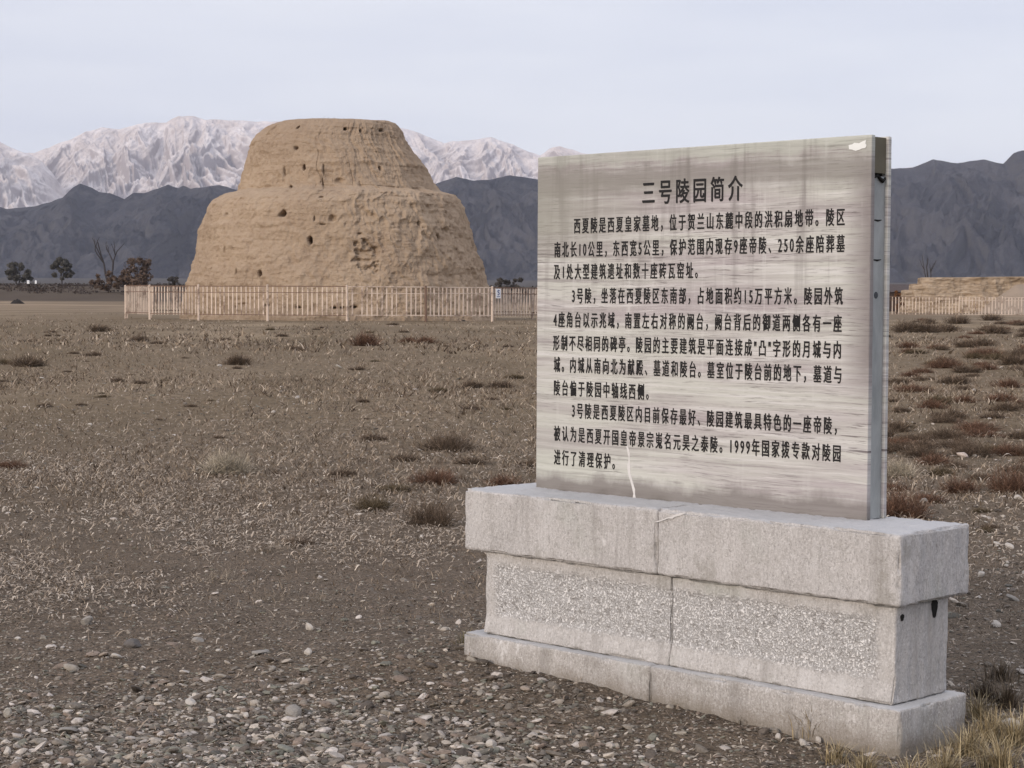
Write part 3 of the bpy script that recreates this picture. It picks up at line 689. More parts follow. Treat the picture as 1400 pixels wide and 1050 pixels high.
def straw_strips(p, ln, wd, curl, lift, cols):
    N = len(p); K = 5
    a = RNG.uniform(0, 6.28, N); t = np.linspace(0, 1, K)
    bend = RNG.normal(0, curl, N)
    ang = a[:, None] + bend[:, None] * (t[None] - .5)
    dx = np.cos(ang) * ln[:, None] / K; dy = np.sin(ang) * ln[:, None] / K
    X = p[:, 0, None] + np.cumsum(dx, 1); Y = p[:, 1, None] + np.cumsum(dy, 1)
    Z = ground_z(p[:, 0], p[:, 1])[:, None] + .006 + lift[:, None] * np.sin(np.pi * (t[None] * .75 + .05))
    w = wd[:, None] * (1 - .8 * np.abs(t[None] - .4))
    nx, ny = -np.sin(ang) * w, np.cos(ang) * w
    up = w * .5
    A = np.stack([X - nx, Y - ny, Z], -1); B = np.stack([X + nx, Y + ny, Z + up], -1)
    V = np.stack([A, B], 2).reshape(N, K * 2, 3)
    q = np.array([(2 * i, 2 * i + 1, 2 * i + 3, 2 * i + 2) for i in range(K - 1)])
    F = (q[None] + (np.arange(N) * K * 2)[:, None, None]).reshape(-1, 4)
    return V.reshape(-1, 3), F, np.repeat(cols, K * 2, 0)
grass_m = attr_mat('dead_grass', .25, 40, .8)
def straw():
    Vs, Fs, Cs, n0 = [], [], [], 0
    def clump(px, py):
        Y = EYE * F_PX / (py - 414.4); x = gx(px, Y)
        return np.clip(.30 + 2.3 * fbm(x / .9, Y / 2.4, octs=4, seed=55), 0.02, 1) * np.clip(1.15 - px / 900, .2, 1) * np.clip((900 - py) / 150, .06, 1)
    for N, y0, y1, l0, w0, cw in ((22000, 520, 940, .038, .0032, clump), (26000, 440, 780, .048, .0048, None), (6000, 600, 1100, .03, .0018, None)):
        p = ground_pts(N, y0, y1, weight=cw); ln = l0 * np.exp(RNG.normal(0, .4, N)); wd = w0 * RNG.uniform(.6, 1.4, N)
        base = np.array([(.37, .305, .24), (.29, .232, .175), (.19, .145, .105), (.50, .43, .35)])[RNG.choice(4, N, p=[.3, .34, .26, .10])]
        v, f, c = straw_strips(p, ln, wd, 1.1, RNG.uniform(.002, .5, N) * ln, base * RNG.uniform(.8, 1.15, (N, 1))); Vs.append(v); Fs.append(f + n0); Cs.append(c); n0 += len(v)
    tag(mesh_obj('straw_litter', np.concatenate(Vs), np.concatenate(Fs), grass_m, col=np.concatenate(Cs)), 'curled bits of dead straw lying over the soil', 'straw', kind='stuff')
straw()

def blades(p, h, wd, lean, cols):
    N = len(p); a = RNG.uniform(0, 6.28, N); b = RNG.uniform(0, 6.28, N)
    z0 = p[:, 2]; lx, ly = np.cos(b) * lean * h, np.sin(b) * lean * h
    wx, wy = np.cos(a) * wd, np.sin(a) * wd
    V = np.stack([np.c_[p[:, 0] - wx, p[:, 1] - wy, z0], np.c_[p[:, 0] + wx, p[:, 1] + wy, z0],
                  np.c_[p[:, 0] + wx * .7 + lx * .4, p[:, 1] + wy * .7 + ly * .4, z0 + h * .6], np.c_[p[:, 0] - wx * .7 + lx * .4, p[:, 1] - wy * .7 + ly * .4, z0 + h * .6],
                  np.c_[p[:, 0] + lx, p[:, 1] + ly, z0 + h]], 1)
    q = np.array([(0, 1, 2, 3), (3, 2, 4, 4)])
    f = (np.array([(0, 1, 2), (0, 2, 3), (3, 2, 4)])[None] + (np.arange(N) * 5)[:, None, None]).reshape(-1, 3)
    return V.reshape(-1, 3), f, np.repeat(cols, 5, 0)
def turf():
    Vs, Fs, Cs, n0 = [], [], [], 0
    for N, y0, y1, hh, ww in ((30000, 424, 490, .10, .026), (64000, 432, 580, .060, .0095), (66000, 470, 720, .040, .0048), (34000, 520, 900, .026, .0022)):
        p = ground_pts(N // 4, y0, y1); pd = np.repeat(p[:, 1], 4)[:, None]; tone = np.repeat(RNG.choice(4, len(p), p=[.36, .30, .24, .10]), 4)
        p = np.repeat(p, 4, 0) + RNG.normal(0, 1, (len(p) * 4, 2)) * np.c_[.0011 * pd, .003 * pd]
        k = (~in_stele(p[:, 0], p[:, 1], .05)) & (fbm(p[:, 0] / 2.5, p[:, 1] / 7, octs=3, seed=61) > RNG.uniform(-.7, .3, len(p))); p = p[k]; tone = tone[k]; n = len(p)
        h = hh * np.exp(RNG.normal(0, .35, n)); base = np.array([(.27, .212, .155), (.165, .124, .088), (.075, .053, .037), (.42, .345, .265)])[np.where(RNG.random(n) < .75, tone, RNG.choice(4, n))] * RNG.uniform(.8, 1.2, (n, 1))  # darkest brown tone stands for the shadow between clumps
        v, f, c = blades(np.c_[p, ground_z(p[:, 0], p[:, 1]) - .004], h, ww * RNG.uniform(.5, 1.3, n), RNG.uniform(.3, 1.9, n), base); Vs.append(v); Fs.append(f + n0); Cs.append(c); n0 += len(v)
    tag(mesh_obj('dead_turf', np.concatenate(Vs), np.concatenate(Fs), grass_m, col=np.concatenate(Cs)), 'short dead grass covering the plain', 'grass', kind='stuff')
turf()

# ------------------------------------------------------------------ shrubs
def shrub_mesh(n, seed, spread=1.0, tall=.55, wd=.006, sub=3):
    rg = np.random.default_rng(seed); V, F, K = [], [], []; k = 0
    for i in range(n):
        tone = rg.uniform(.55, 1.35) * (2.3 if rg.random() < .16 else 1); ci = rg.integers(4); cx_, cy_, cs_ = [(0, 0, 1.0), (.22, .08, .75), (-.2, .16, .6), (.02, -.24, .7)][ci]
        a = rg.uniform(0, 6.28); e = rg.uniform(.12, 1.45); ln = .46 * cs_ * rg.uniform(.35, 1.15)
        o = np.array([cx_ + rg.normal(0, .09 * spread), cy_ + rg.normal(0, .09 * spread), 0])
        d = np.array([math.cos(a) * math.cos(e) * spread, math.sin(a) * math.cos(e) * spread, math.sin(e) * tall * 2])
        pts = [o + d * ln * t + np.array([rg.normal(0, .02), rg.normal(0, .02), -.10 * t * t * math.cos(e)]) for t in (0, .35, .7, 1)]
        st = [(pts, wd)]
        for j in range(sub):
            t = rg.uniform(.35, .95); b = o + d * ln * t; e2 = d + rg.normal(0, .55, 3); e2[2] = abs(e2[2]); e2 /= np.linalg.norm(e2)
            st.append(([b, b + e2 * .09, b + e2 * .19 + np.array([0, 0, .01])], wd * .75))
        for ps, w in st:
            sdv = rg.normal(size=3); sdv -= sdv.dot(d) / d.dot(d) * d; sdv /= np.linalg.norm(sdv)
            m = len(ps)
            for q, pnt in enumerate(ps):
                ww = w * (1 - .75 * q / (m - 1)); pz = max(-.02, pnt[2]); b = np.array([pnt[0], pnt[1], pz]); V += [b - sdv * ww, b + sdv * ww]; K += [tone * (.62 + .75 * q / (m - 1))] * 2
            F += [(k + 2 * q, k + 2 * q + 1, k + 2 * q + 3, k + 2 * q + 2) for q in range(m - 1)]; k += 2 * m
    return np.array(V), np.array(F), np.repeat(np.array(K)[:, None], 3, 1)
def twigmat(name, a, b):
    m = NM(name, .9, .1); P = m.pos(); k = m.n('VertexColor', layer_name='Col').outputs[0]; return m.out(m.mix(1.0, m.mix(m.ramp(m.noise(P, 9, 3), [(.3, 0), (.7, 1)]), a, b), k, 'MULTIPLY'))
SM = {'dark': twigmat('dark_brown_twigs', (.062, .044, .031), (.135, .100, .072)), 'red': twigmat('reddish_twigs', (.070, .038, .026), (.150, .090, .060)),
      'tan': twigmat('tan_twigs', (.15, .125, .095), (.30, .25, .195)), 'olive': twigmat('olive_brown_twigs', (.058, .044, .026), (.125, .095, .060)), 'pale': twigmat('pale_straw_twigs', (.22, .19, .14), (.37, .32, .25))}
MESHES = {}
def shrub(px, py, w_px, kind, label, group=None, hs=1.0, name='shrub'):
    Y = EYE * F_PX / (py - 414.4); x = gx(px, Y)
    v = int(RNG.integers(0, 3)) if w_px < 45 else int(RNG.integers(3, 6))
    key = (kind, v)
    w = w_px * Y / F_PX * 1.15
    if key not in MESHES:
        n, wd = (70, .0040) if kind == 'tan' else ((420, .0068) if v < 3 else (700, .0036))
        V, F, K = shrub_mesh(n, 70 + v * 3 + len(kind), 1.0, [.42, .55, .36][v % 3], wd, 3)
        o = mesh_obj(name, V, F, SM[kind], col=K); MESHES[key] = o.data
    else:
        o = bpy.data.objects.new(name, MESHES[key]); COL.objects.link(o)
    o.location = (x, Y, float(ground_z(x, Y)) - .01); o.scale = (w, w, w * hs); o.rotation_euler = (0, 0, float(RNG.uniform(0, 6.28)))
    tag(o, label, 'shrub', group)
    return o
NAMED = [(311, 652, 66, 'pale', 'pale grey straw coloured round shrub, largest light one on the left plain', 1.35), (592, 718, 66, 'dark', 'dark shrub with pale twigs just left of the tablet base', 1.0), (1226, 648, 52, 'pale', 'straw yellow domed shrub behind the right edge of the tablet', 1.3),
         (1315, 668, 44, 'red', 'dark red twiggy shrub right of the tablet, left of the pair', 1.2), (1385, 667, 56, 'red', 'dark red twiggy shrub at the right edge of the picture', 1.2), (1238, 702, 66, 'red', 'reddish brown bush right behind the tablet cap stone', 1.1),
         (610, 618, 64, 'dark', 'wide dark brown shrub in the clump left of the tablet', 1.0), (595, 662, 58, 'red', 'reddish shrub in front of the wide dark brown shrub', 1.0), (38, 505, 44, 'dark', 'dark shrub near the left edge below the far fence', .9), (500, 473, 38, 'red', 'reddish shrub on the plain before the tomb fence', 1.0), (326, 502, 34, 'dark', 'small dark shrub alone in the middle of the left plain', .9),
         (300, 798, 62, 'tan', 'sparse tan twiggy tuft on the near soil, left of a pair', .8), (372, 824, 54, 'tan', 'sparse tan tuft on the near soil, middle of three', .8), (432, 826, 46, 'tan', 'sparse tan tuft on the near soil, rightmost of three', .9), (362, 758, 58, 'tan', 'twiggy brown tan tuft beyond the near tufts', .8), (410, 746, 44, 'dark', 'low dark tuft beside the twiggy tan tuft', .6), (14, 916, 84, 'tan', 'heap of pale dry twigs at the lower left edge', .45)]
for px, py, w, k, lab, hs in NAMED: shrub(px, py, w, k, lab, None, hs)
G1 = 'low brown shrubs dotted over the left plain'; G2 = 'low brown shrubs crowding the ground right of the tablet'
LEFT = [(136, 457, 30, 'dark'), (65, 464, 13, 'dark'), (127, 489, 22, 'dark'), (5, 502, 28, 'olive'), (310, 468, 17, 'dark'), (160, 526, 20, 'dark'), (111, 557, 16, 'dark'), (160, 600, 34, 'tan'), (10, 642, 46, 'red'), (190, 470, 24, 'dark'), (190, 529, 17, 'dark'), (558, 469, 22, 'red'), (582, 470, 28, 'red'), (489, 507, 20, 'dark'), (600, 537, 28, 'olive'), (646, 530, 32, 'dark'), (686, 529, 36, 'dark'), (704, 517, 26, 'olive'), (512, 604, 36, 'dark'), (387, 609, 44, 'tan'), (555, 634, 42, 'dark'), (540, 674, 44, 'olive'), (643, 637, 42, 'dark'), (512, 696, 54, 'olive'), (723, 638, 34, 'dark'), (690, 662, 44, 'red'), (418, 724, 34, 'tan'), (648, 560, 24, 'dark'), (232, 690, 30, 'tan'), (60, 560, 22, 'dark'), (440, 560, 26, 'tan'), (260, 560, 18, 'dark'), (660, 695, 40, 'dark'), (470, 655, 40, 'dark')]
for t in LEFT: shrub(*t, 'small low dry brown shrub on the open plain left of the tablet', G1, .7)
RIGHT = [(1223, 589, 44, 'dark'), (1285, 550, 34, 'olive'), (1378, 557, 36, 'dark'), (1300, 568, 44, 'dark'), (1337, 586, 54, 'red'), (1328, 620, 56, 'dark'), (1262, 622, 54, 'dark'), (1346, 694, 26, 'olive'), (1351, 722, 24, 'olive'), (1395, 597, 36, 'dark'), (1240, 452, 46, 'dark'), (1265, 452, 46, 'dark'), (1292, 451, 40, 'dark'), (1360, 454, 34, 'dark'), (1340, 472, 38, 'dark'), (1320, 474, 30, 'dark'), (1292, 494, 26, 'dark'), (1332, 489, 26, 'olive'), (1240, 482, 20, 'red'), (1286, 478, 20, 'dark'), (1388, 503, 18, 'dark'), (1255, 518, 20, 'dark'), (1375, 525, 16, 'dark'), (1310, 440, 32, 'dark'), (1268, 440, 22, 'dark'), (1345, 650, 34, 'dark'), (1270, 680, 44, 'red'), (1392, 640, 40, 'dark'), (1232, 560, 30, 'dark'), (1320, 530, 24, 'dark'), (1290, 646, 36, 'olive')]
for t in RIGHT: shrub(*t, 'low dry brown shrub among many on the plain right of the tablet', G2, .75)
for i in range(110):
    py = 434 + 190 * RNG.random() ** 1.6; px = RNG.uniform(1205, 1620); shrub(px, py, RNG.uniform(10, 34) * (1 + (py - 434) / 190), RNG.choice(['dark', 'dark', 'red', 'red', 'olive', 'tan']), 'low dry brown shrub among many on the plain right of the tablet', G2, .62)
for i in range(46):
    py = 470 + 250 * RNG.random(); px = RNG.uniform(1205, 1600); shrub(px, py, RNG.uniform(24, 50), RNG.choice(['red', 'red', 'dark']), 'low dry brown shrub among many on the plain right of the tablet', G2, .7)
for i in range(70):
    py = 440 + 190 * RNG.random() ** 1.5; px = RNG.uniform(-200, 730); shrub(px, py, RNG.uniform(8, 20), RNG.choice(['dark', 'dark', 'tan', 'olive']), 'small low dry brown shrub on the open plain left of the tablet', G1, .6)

# ------------------------------------------------------------------ individual stones
def stone(px, py, w_px, hgt, col, label, group=None, name='stone', flat=None, embed=.3):
    Y = EYE * F_PX / (py - 414.4); x = gx(px, Y); s = w_px / 2 * Y / F_PX
    v, f, nv = stone_field(np.zeros((1, 3)), np.array([s / 1.0]), hgt, ICO2, .08)
    m = NM('stone_face', .85, .2); n1 = m.noise(m.pos(), 60, 5, .7)
    mat = m.out(m.mix(n1, tuple(c * .7 for c in col), tuple(min(.8, c * 1.25) for c in col)), m.bump(n1, .5, .004))
    zoff = -v[:, 2].min() * (1 - embed)
    o = mesh_obj(name, v, f, mat, smooth=False, loc=(x, Y, float(ground_z(x, Y)) + zoff))
    tag(o, label, 'stone', group); return o
PALE, GREY, DARK, TAN = (.43, .39, .34), (.25, .228, .20), (.115, .102, .092), (.28, .23, .185)
ST = [(116, 862, 16, .7, GREY, 'rounded grey pink stone alone on the soil at left'), (22, 883, 10, .7, PALE, 'small white pebble near the left edge'), (180, 893, 30, .4, DARK, 'large dark domed stone sunk in the soil', None, 'stone', .4, .62), (158, 910, 17, .4, PALE, 'long curved pale stone before the dark domed stone'), (140, 907, 15, .5, TAN, 'tan angular stone left of the long curved pale stone'), (270, 885, 16, .5, GREY, 'grey angular stone right of the dark domed stone'), (299, 897, 10, .6, PALE, 'pale pebble beside the grey angular stone'), (422, 871, 13, .75, PALE, 'lone white stone in the centre of the soil'), (421, 910, 13, .6, PALE, 'white stone below the lone white stone'), (372, 928, 13, .6, GREY, 'grey stone left of the gravel patch'), (356, 904, 24, .35, GREY, 'flat broad grey stone in the middle foreground'), (418, 946, 20, .55, TAN, 'pale tan cracked stone above the gravel patch'), (544, 983, 14, .7, PALE, 'white stone at the right side of the gravel patch'),
      (401, 986, 24, .6, GREY, 'biggest rounded grey stone in the gravel patch'), (359, 990, 17, .6, (.195, .192, .16), 'greenish rounded stone in the gravel patch'), (336, 988, 13, .7, PALE, 'white rounded pebble at the top of the gravel patch'), (288, 996, 16, .6, PALE, 'pale stone at the left of the gravel patch'), (275, 993, 12, .6, GREY, 'small grey stone at the left tip of gravel patch'), (392, 1032, 30, .4, (.195, .192, .16), 'flat greenish slab at the bottom of the gravel patch'), (545, 1032, 20, .5, GREY, 'grey flat stone at the bottom right of gravel patch'), (674, 1026, 18, .55, PALE, 'pale angular stone at the bottom centre edge'), (90, 1007, 34, .3, GREY, 'long flat grey green slab at lower left'), (105, 1025, 14, .5, TAN, 'tan stone under the long flat slab'), (6, 1040, 14, .8, PALE, 'white stone in the lower left corner'), (7, 987, 14, .8, (.36, .33, .28), 'light beige stone at the left edge'), (189, 964, 18, .5, GREY, 'grey green stone left of centre foreground'), (260, 967, 20, .3, PALE, 'thin pale flat flake left of the gravel patch'),
      (796, 945, 3, .6, PALE, 'x'), (826, 942, 16, .6, PALE, 'rounded white stone close to the tablet foot, left of a pair'), (843, 954, 15, .8, (.46, .44, .38), 'squarish white stone close to the tablet foot, right of a pair'), (876, 952, 20, .55, TAN, 'tan leaning stone touching the tablet foot at its joint'), (1070, 1018, 13, .75, PALE, 'white pebble left of three by the dry grass'), (1104, 1026, 16, .6, PALE, 'pale middle pebble of three by the dry grass'), (1126, 1019, 11, .7, PALE, 'pale right pebble of three by the dry grass'), (928, 966, 16, .3, PALE, 'thin pale flake lying before the tablet foot'), (722, 967, 18, .5, TAN, 'brown stone below the left end of the tablet foot'), (635, 976, 12, .6, TAN, 'small brown stone left of the tablet foot front'),
      (1368, 854, 15, .7, PALE, 'white stone right of the tablet cap stone'), (1346, 790, 11, .9, PALE, 'upright pale stone beyond the right end of tablet'), (1318, 622, 17, .5, (.50, .42, .36), 'whitish broken brick among the right shrubs'), (1395, 678, 14, .8, PALE, 'pale stone at the right picture edge'), (1266, 684, 12, 1.1, GREY, 'upright grey stone behind the reddish bush'), (1368, 742, 14, .35, PALE, 'flat pale stone right of the cap stone upper edge'), (1385, 746, 16, .35, PALE, 'second flat pale stone nearer the right picture edge'), (1390, 820, 18, .4, GREY, 'broad grey stone on dark soil at right edge'), (1390, 1000, 28, .5, (.36, .34, .31), 'long pale stone in the dry grass at lower right'), (1354, 570, 6, .6, PALE, 'tiny white stone among the far right shrubs')]
for s in ST:
    if s[5] == 'x': continue
    stone(*s)
G3 = 'small pale stones on the plain'
for i in range(30):
    py = 500 + 330 * RNG.random() ** 1.1; px = RNG.choice([RNG.uniform(0, 640), RNG.uniform(1330, 1400)]) ; stone(px, py, RNG.uniform(4, 8), RNG.uniform(.4, .8), PALE, 'small pale stone lying among dead grass on the plain', G3)
G4 = 'brown dirt clods banked against the tablet foot'
for px, py, w, k in ((634, 914, 16, .5), (650, 917, 24, .45), (672, 922, 30, .4), (690, 914, 20, .6), (702, 922, 18, .4), (735, 929, 24, .4), (752, 936, 22, .35), (662, 930, 20, .35), (778, 941, 16, .35)):
    stone(px, py, w, k, (.085, .070, .055), 'brown dirt clod banked against the left front of the tablet foot', G4, 'dirt_clod', .4, .55)
# dark heaps on the far plain
heap_m = simple('black_soil', (0.022, 0.018, 0.016), .4, 3)
def heap(px, py, Y, w_px, h_px, label, nm='soil_heap'):
    c = at(px, py, Y); k = Y / F_PX; w = w_px * k; h = h_px * k; a = np.linspace(0, 2 * math.pi, 40, endpoint=False); r = np.linspace(0, 1, 14)[::-1]
    A, R = np.meshgrid(a, r); x = R * np.cos(A) * w / 2; y = R * np.sin(A) * w / 3; z = h * (1 - R ** 2) * (1 + .35 * fbm(x / w * 9, y / w * 6, octs=3, seed=int(px))) - .1 * R
    o = mesh_obj(nm, np.stack([x, y, z], -1).reshape(-1, 3), grid_faces(14, 40, True), heap_m, smooth=False, loc=(c[0], Y, float(ground_z(c[0], Y, micro=False))))
    tag(o, label, 'heap')
heap(24, 423, 395, 21, 6, 'long dark heap on the far left plain'); heap(634, 440, 158, 11, 2.5, 'flat dark heap before the ring fence'); heap(616, 437, 166, 9, 7, 'dark lump inside the ring fence pickets')

# ------------------------------------------------------------------ the tablet
root = empty('stone_tablet', (OX, OY, 0), SYAW)
tag(root, 'large grey veined stone tablet with black Chinese text on a rough granite base', 'stone tablet')
def rough_box(u0, u1, v0, v1, z0, z1, r=.012, cell=.014, amp=.003, chip=.012, seed=0, maxc=None):
    lo, hi = np.array([u0, v0, z0]), np.array([u1, v1, z1]); V, F, n = [], [], 0
    def lines(a, b):
        k = max(2, int((b - a - 2 * r) / cell)); e = np.array([0, .25, .55, .8]) * r
        return np.concatenate([a + e, np.linspace(a + r, b - r, k), (b - e)[::-1]])
    for ax in range(3):
        i, j = [(1, 2), (2, 0), (0, 1)][ax]; A, B = lines(lo[i], hi[i]), lines(lo[j], hi[j])
        for side in (0, 1):
            P = np.zeros((len(A), len(B), 3)); P[..., i] = A[:, None]; P[..., j] = B[None]; P[..., ax] = (lo, hi)[side][ax]
            f = grid_faces(len(A), len(B)); f = f[:, ::-1] if side == 1 else f
            V.append(P.reshape(-1, 3)); F.append(f[:, ::-1] + n); n += P.shape[0] * P.shape[1]
    V = np.concatenate(V); F = np.concatenate(F)
    _, idx, inv = np.unique(np.round(V * 1e5).astype(np.int64), axis=0, return_index=True, return_inverse=True)
    V = V[idx]; F = inv.ravel()[F]
    inner = np.clip(V, lo + r, hi - r); d = V - inner; ln = np.linalg.norm(d, axis=1); nrm = d / np.maximum(ln, 1e-9)[:, None]
    edge = (np.abs(d) > r * .2).sum(1) >= 2
    V2 = inner + nrm * r
    q = V2 * 1.0
    disp = amp * (fbm(q[:, 0] * 40, q[:, 1] * 40, q[:, 2] * 16, octs=3, seed=seed) + .8 * fbm(q[:, 0] * 5, q[:, 1] * 5, q[:, 2] * 5, octs=2, seed=seed + 3))
    ch = np.clip(fbm(q[:, 0] * 14, q[:, 1] * 14, q[:, 2] * 14, octs=3, seed=seed + 9) - .05, 0, 1)
    disp = disp - edge * chip * ch
    V2 = V2 + nrm * disp[:, None]
    return V2, F[:, ::-1]

def granite(name, seed, field=None, streak=.5, base=(.50, .475, .455), light=(.68, .655, .635), dark=(.25, .235, .22)):
    m = NM(name, .9, .2); src = m.n('TexCoord').outputs['Object']; P = m.pos(src=src)
    off = m.n('Mapping', {'Vector': src, 'Location': (seed * 3.1, seed * 1.7, seed)}).outputs[0]
    big = m.noise(off, 3.0, 5, .6); ch = m.noise(m.pos((120, 120, 52), src=src), 1, 6, .75, .8); sp_ = m.noise(off, 130, 4, .7)
    c = m.mix(m.ramp(big, [(.35, 0), (.65, 1)]), tuple(x * .88 for x in base), base)
    c = m.mix(m.ramp(ch, [(.50, 0), (.64, streak * 1.2)]), c, light)
    c = m.mix(m.ramp(ch, [(.36, streak * 1.3), (.46, 0)]), c, dark)
    c = m.mix(m.ramp(sp_, [(.56, 0), (.66, .7)]), c, light)
    c = m.mix(m.ramp(sp_, [(.34, .7), (.43, 0)]), c, dark)
    vein = m.math('ABSOLUTE', m.math('SUBTRACT', m.noise(m.pos((1, 1, .5), src=off), 4.0, 6, .6, .4), .5))
    vk = m.math('MULTIPLY', m.ramp(vein, [(.006, .8), (.016, 0)]), m.ramp(m.noise(off, 6, 3), [(.62, 0), (.68, .8)]))
    c = m.mix(vk, c, (.72, .70, .68))
    grn = m.noise(off, 1.9, 4, .6)
    c = m.mix(m.ramp(grn, [(.55, 0), (.72, .35)]), c, (.33, .36, .30))
    sep = m.n('SeparateXYZ', {'Vector': src})
    drip = m.noise(m.pos((11, 11, .9), src=off), 1.0, 5, .65)
    c = m.mix(m.ramp(drip, [(.54, 0), (.66, .55)]), c, (.29, .27, .25))
    c = m.mix(m.ramp(drip, [(.34, .45), (.44, 0)]), c, (.60, .58, .56))
    blot = m.noise(off, 5.5, 6, .7)
    c = m.mix(m.ramp(blot, [(.58, 0), (.68, .5)]), c, (.27, .25, .215))
    soil = m.n('MapRange', {'Value': m.math('ADD', sep.outputs[2], m.math('MULTIPLY', m.math('SUBTRACT', blot, .5), .16)), 'From Min': .10, 'From Max': .02}).outputs[0]
    c = m.mix(m.math('MULTIPLY', soil, .75), c, (.20, .165, .125))
    upf = m.n('MapRange', {'Value': m.n('SeparateXYZ', {'Vector': m.n('TexCoord').outputs['Normal']}).outputs[2], 'From Min': .6, 'From Max': .9}).outputs[0]
    c = m.mix(m.math('MULTIPLY', upf, .72), c, m.mix(blot, (.36, .365, .37), (.47, .465, .46)))
    hgt = m.math('ADD', m.math('MULTIPLY', ch, 1.0), m.math('MULTIPLY', sp_, .7))
    if field:
        u0, u1, z0, z1 = field
        wob = m.math('MULTIPLY', m.math('SUBTRACT', m.noise(off, 24, 4), .5), .05)
        mask = m.math('MULTIPLY', m.band(m.math('ADD', sep.outputs[0], wob), u0, u1, .022), m.band(m.math('ADD', sep.outputs[2], wob), z0, z1, .012))
        front = m.n('MapRange', {'Value': sep.outputs[1], 'From Min': .05, 'From Max': .045}).outputs[0]
        mask = m.math('MULTIPLY', mask, front)
        pk2 = m.ramp(m.noise(off, 130, 4, .65), [(.38, 0), (.56, 1)])
        pk3 = m.ramp(m.noise(off, 52, 4, .6), [(.36, 1), (.46, 0)])
        fc = m.mix(pk2, (.53, .505, .48), (.72, .70, .675))
        fc = m.mix(m.math('MULTIPLY', pk3, .75), fc, (.36, .335, .315))
        fc = m.mix(m.ramp(m.noise(off, 7, 4), [(.6, 0), (.72, .45)]), fc, (.33, .31, .295))
        c = m.mix(mask, c, fc)
        hgt = m.mix(mask, hgt, m.math('MULTIPLY', pk2, 1.5))
    return m.out(c, m.bump(m.math('MULTIPLY', hgt, m.math('SUBTRACT', 1.0, m.math('MULTIPLY', upf, .75))), .8, .006))
def blk(nm, args, mat, **kw):
    V, F = rough_box(*args, **kw)
    if nm == 'plinth_block':                            # sloped smooth band below, slight recess of the rough field
        fr = sstep(.10, .03, V[:, 1])
        V[:, 1] -= fr * .014 * sstep(.245, .165, V[:, 2])
        fld = sstep(.165, .185, V[:, 0]) * sstep(1.985, 1.965, V[:, 0]) * sstep(.240, .252, V[:, 2]) * sstep(.447, .437, V[:, 2]) * fr
        V[:, 1] += fld * (.005 + .004 * fbm(V[:, 0] * 45, V[:, 2] * 45, octs=3, seed=66))
    return mesh_obj(nm, V, F, mat, root, smooth=True)
GAP = .0015
gcap = granite('chiselled_granite_cap', 1); gmid = granite('bush_hammered_granite', 2, (.165, 1.975, .238, .445), .4, (.50, .475, .45)); gft = granite('chiselled_granite_foot', 3, None, .55, (.44, .41, .38))
CZ0, CZ1 = .4932, .7407
blk('cap_stone', (0, 1.026 - GAP, 0, .4384, CZ0 + .001, CZ1), gcap, r=.012, seed=1, chip=.035, amp=.0045); blk('cap_stone', (1.026 + GAP, 2.0801, 0, .4384, CZ0 + .001, CZ1), gcap, r=.012, seed=2, chip=.035, amp=.0045)
blk('plinth_block', (.101, 1.077 - GAP, .0259, .3567, .1597, CZ0), gmid, r=.007, cell=.0085, seed=3, chip=.02, amp=.003); blk('plinth_block', (1.077 + GAP, 2.05, .0259, .3567, .1597, CZ0), gmid, r=.007, cell=.0085, seed=4, chip=.02, amp=.003)
blk('foot_stone', (.0262, 1.026 - GAP, -.0316, .3908, -.14, .1587), gft, r=.010, seed=5, chip=.028, amp=.004); blk('foot_stone', (1.026 + GAP, 2.1073, -.0316, .3908, -.14, .1587), gft, r=.010, seed=6, chip=.028, amp=.004)

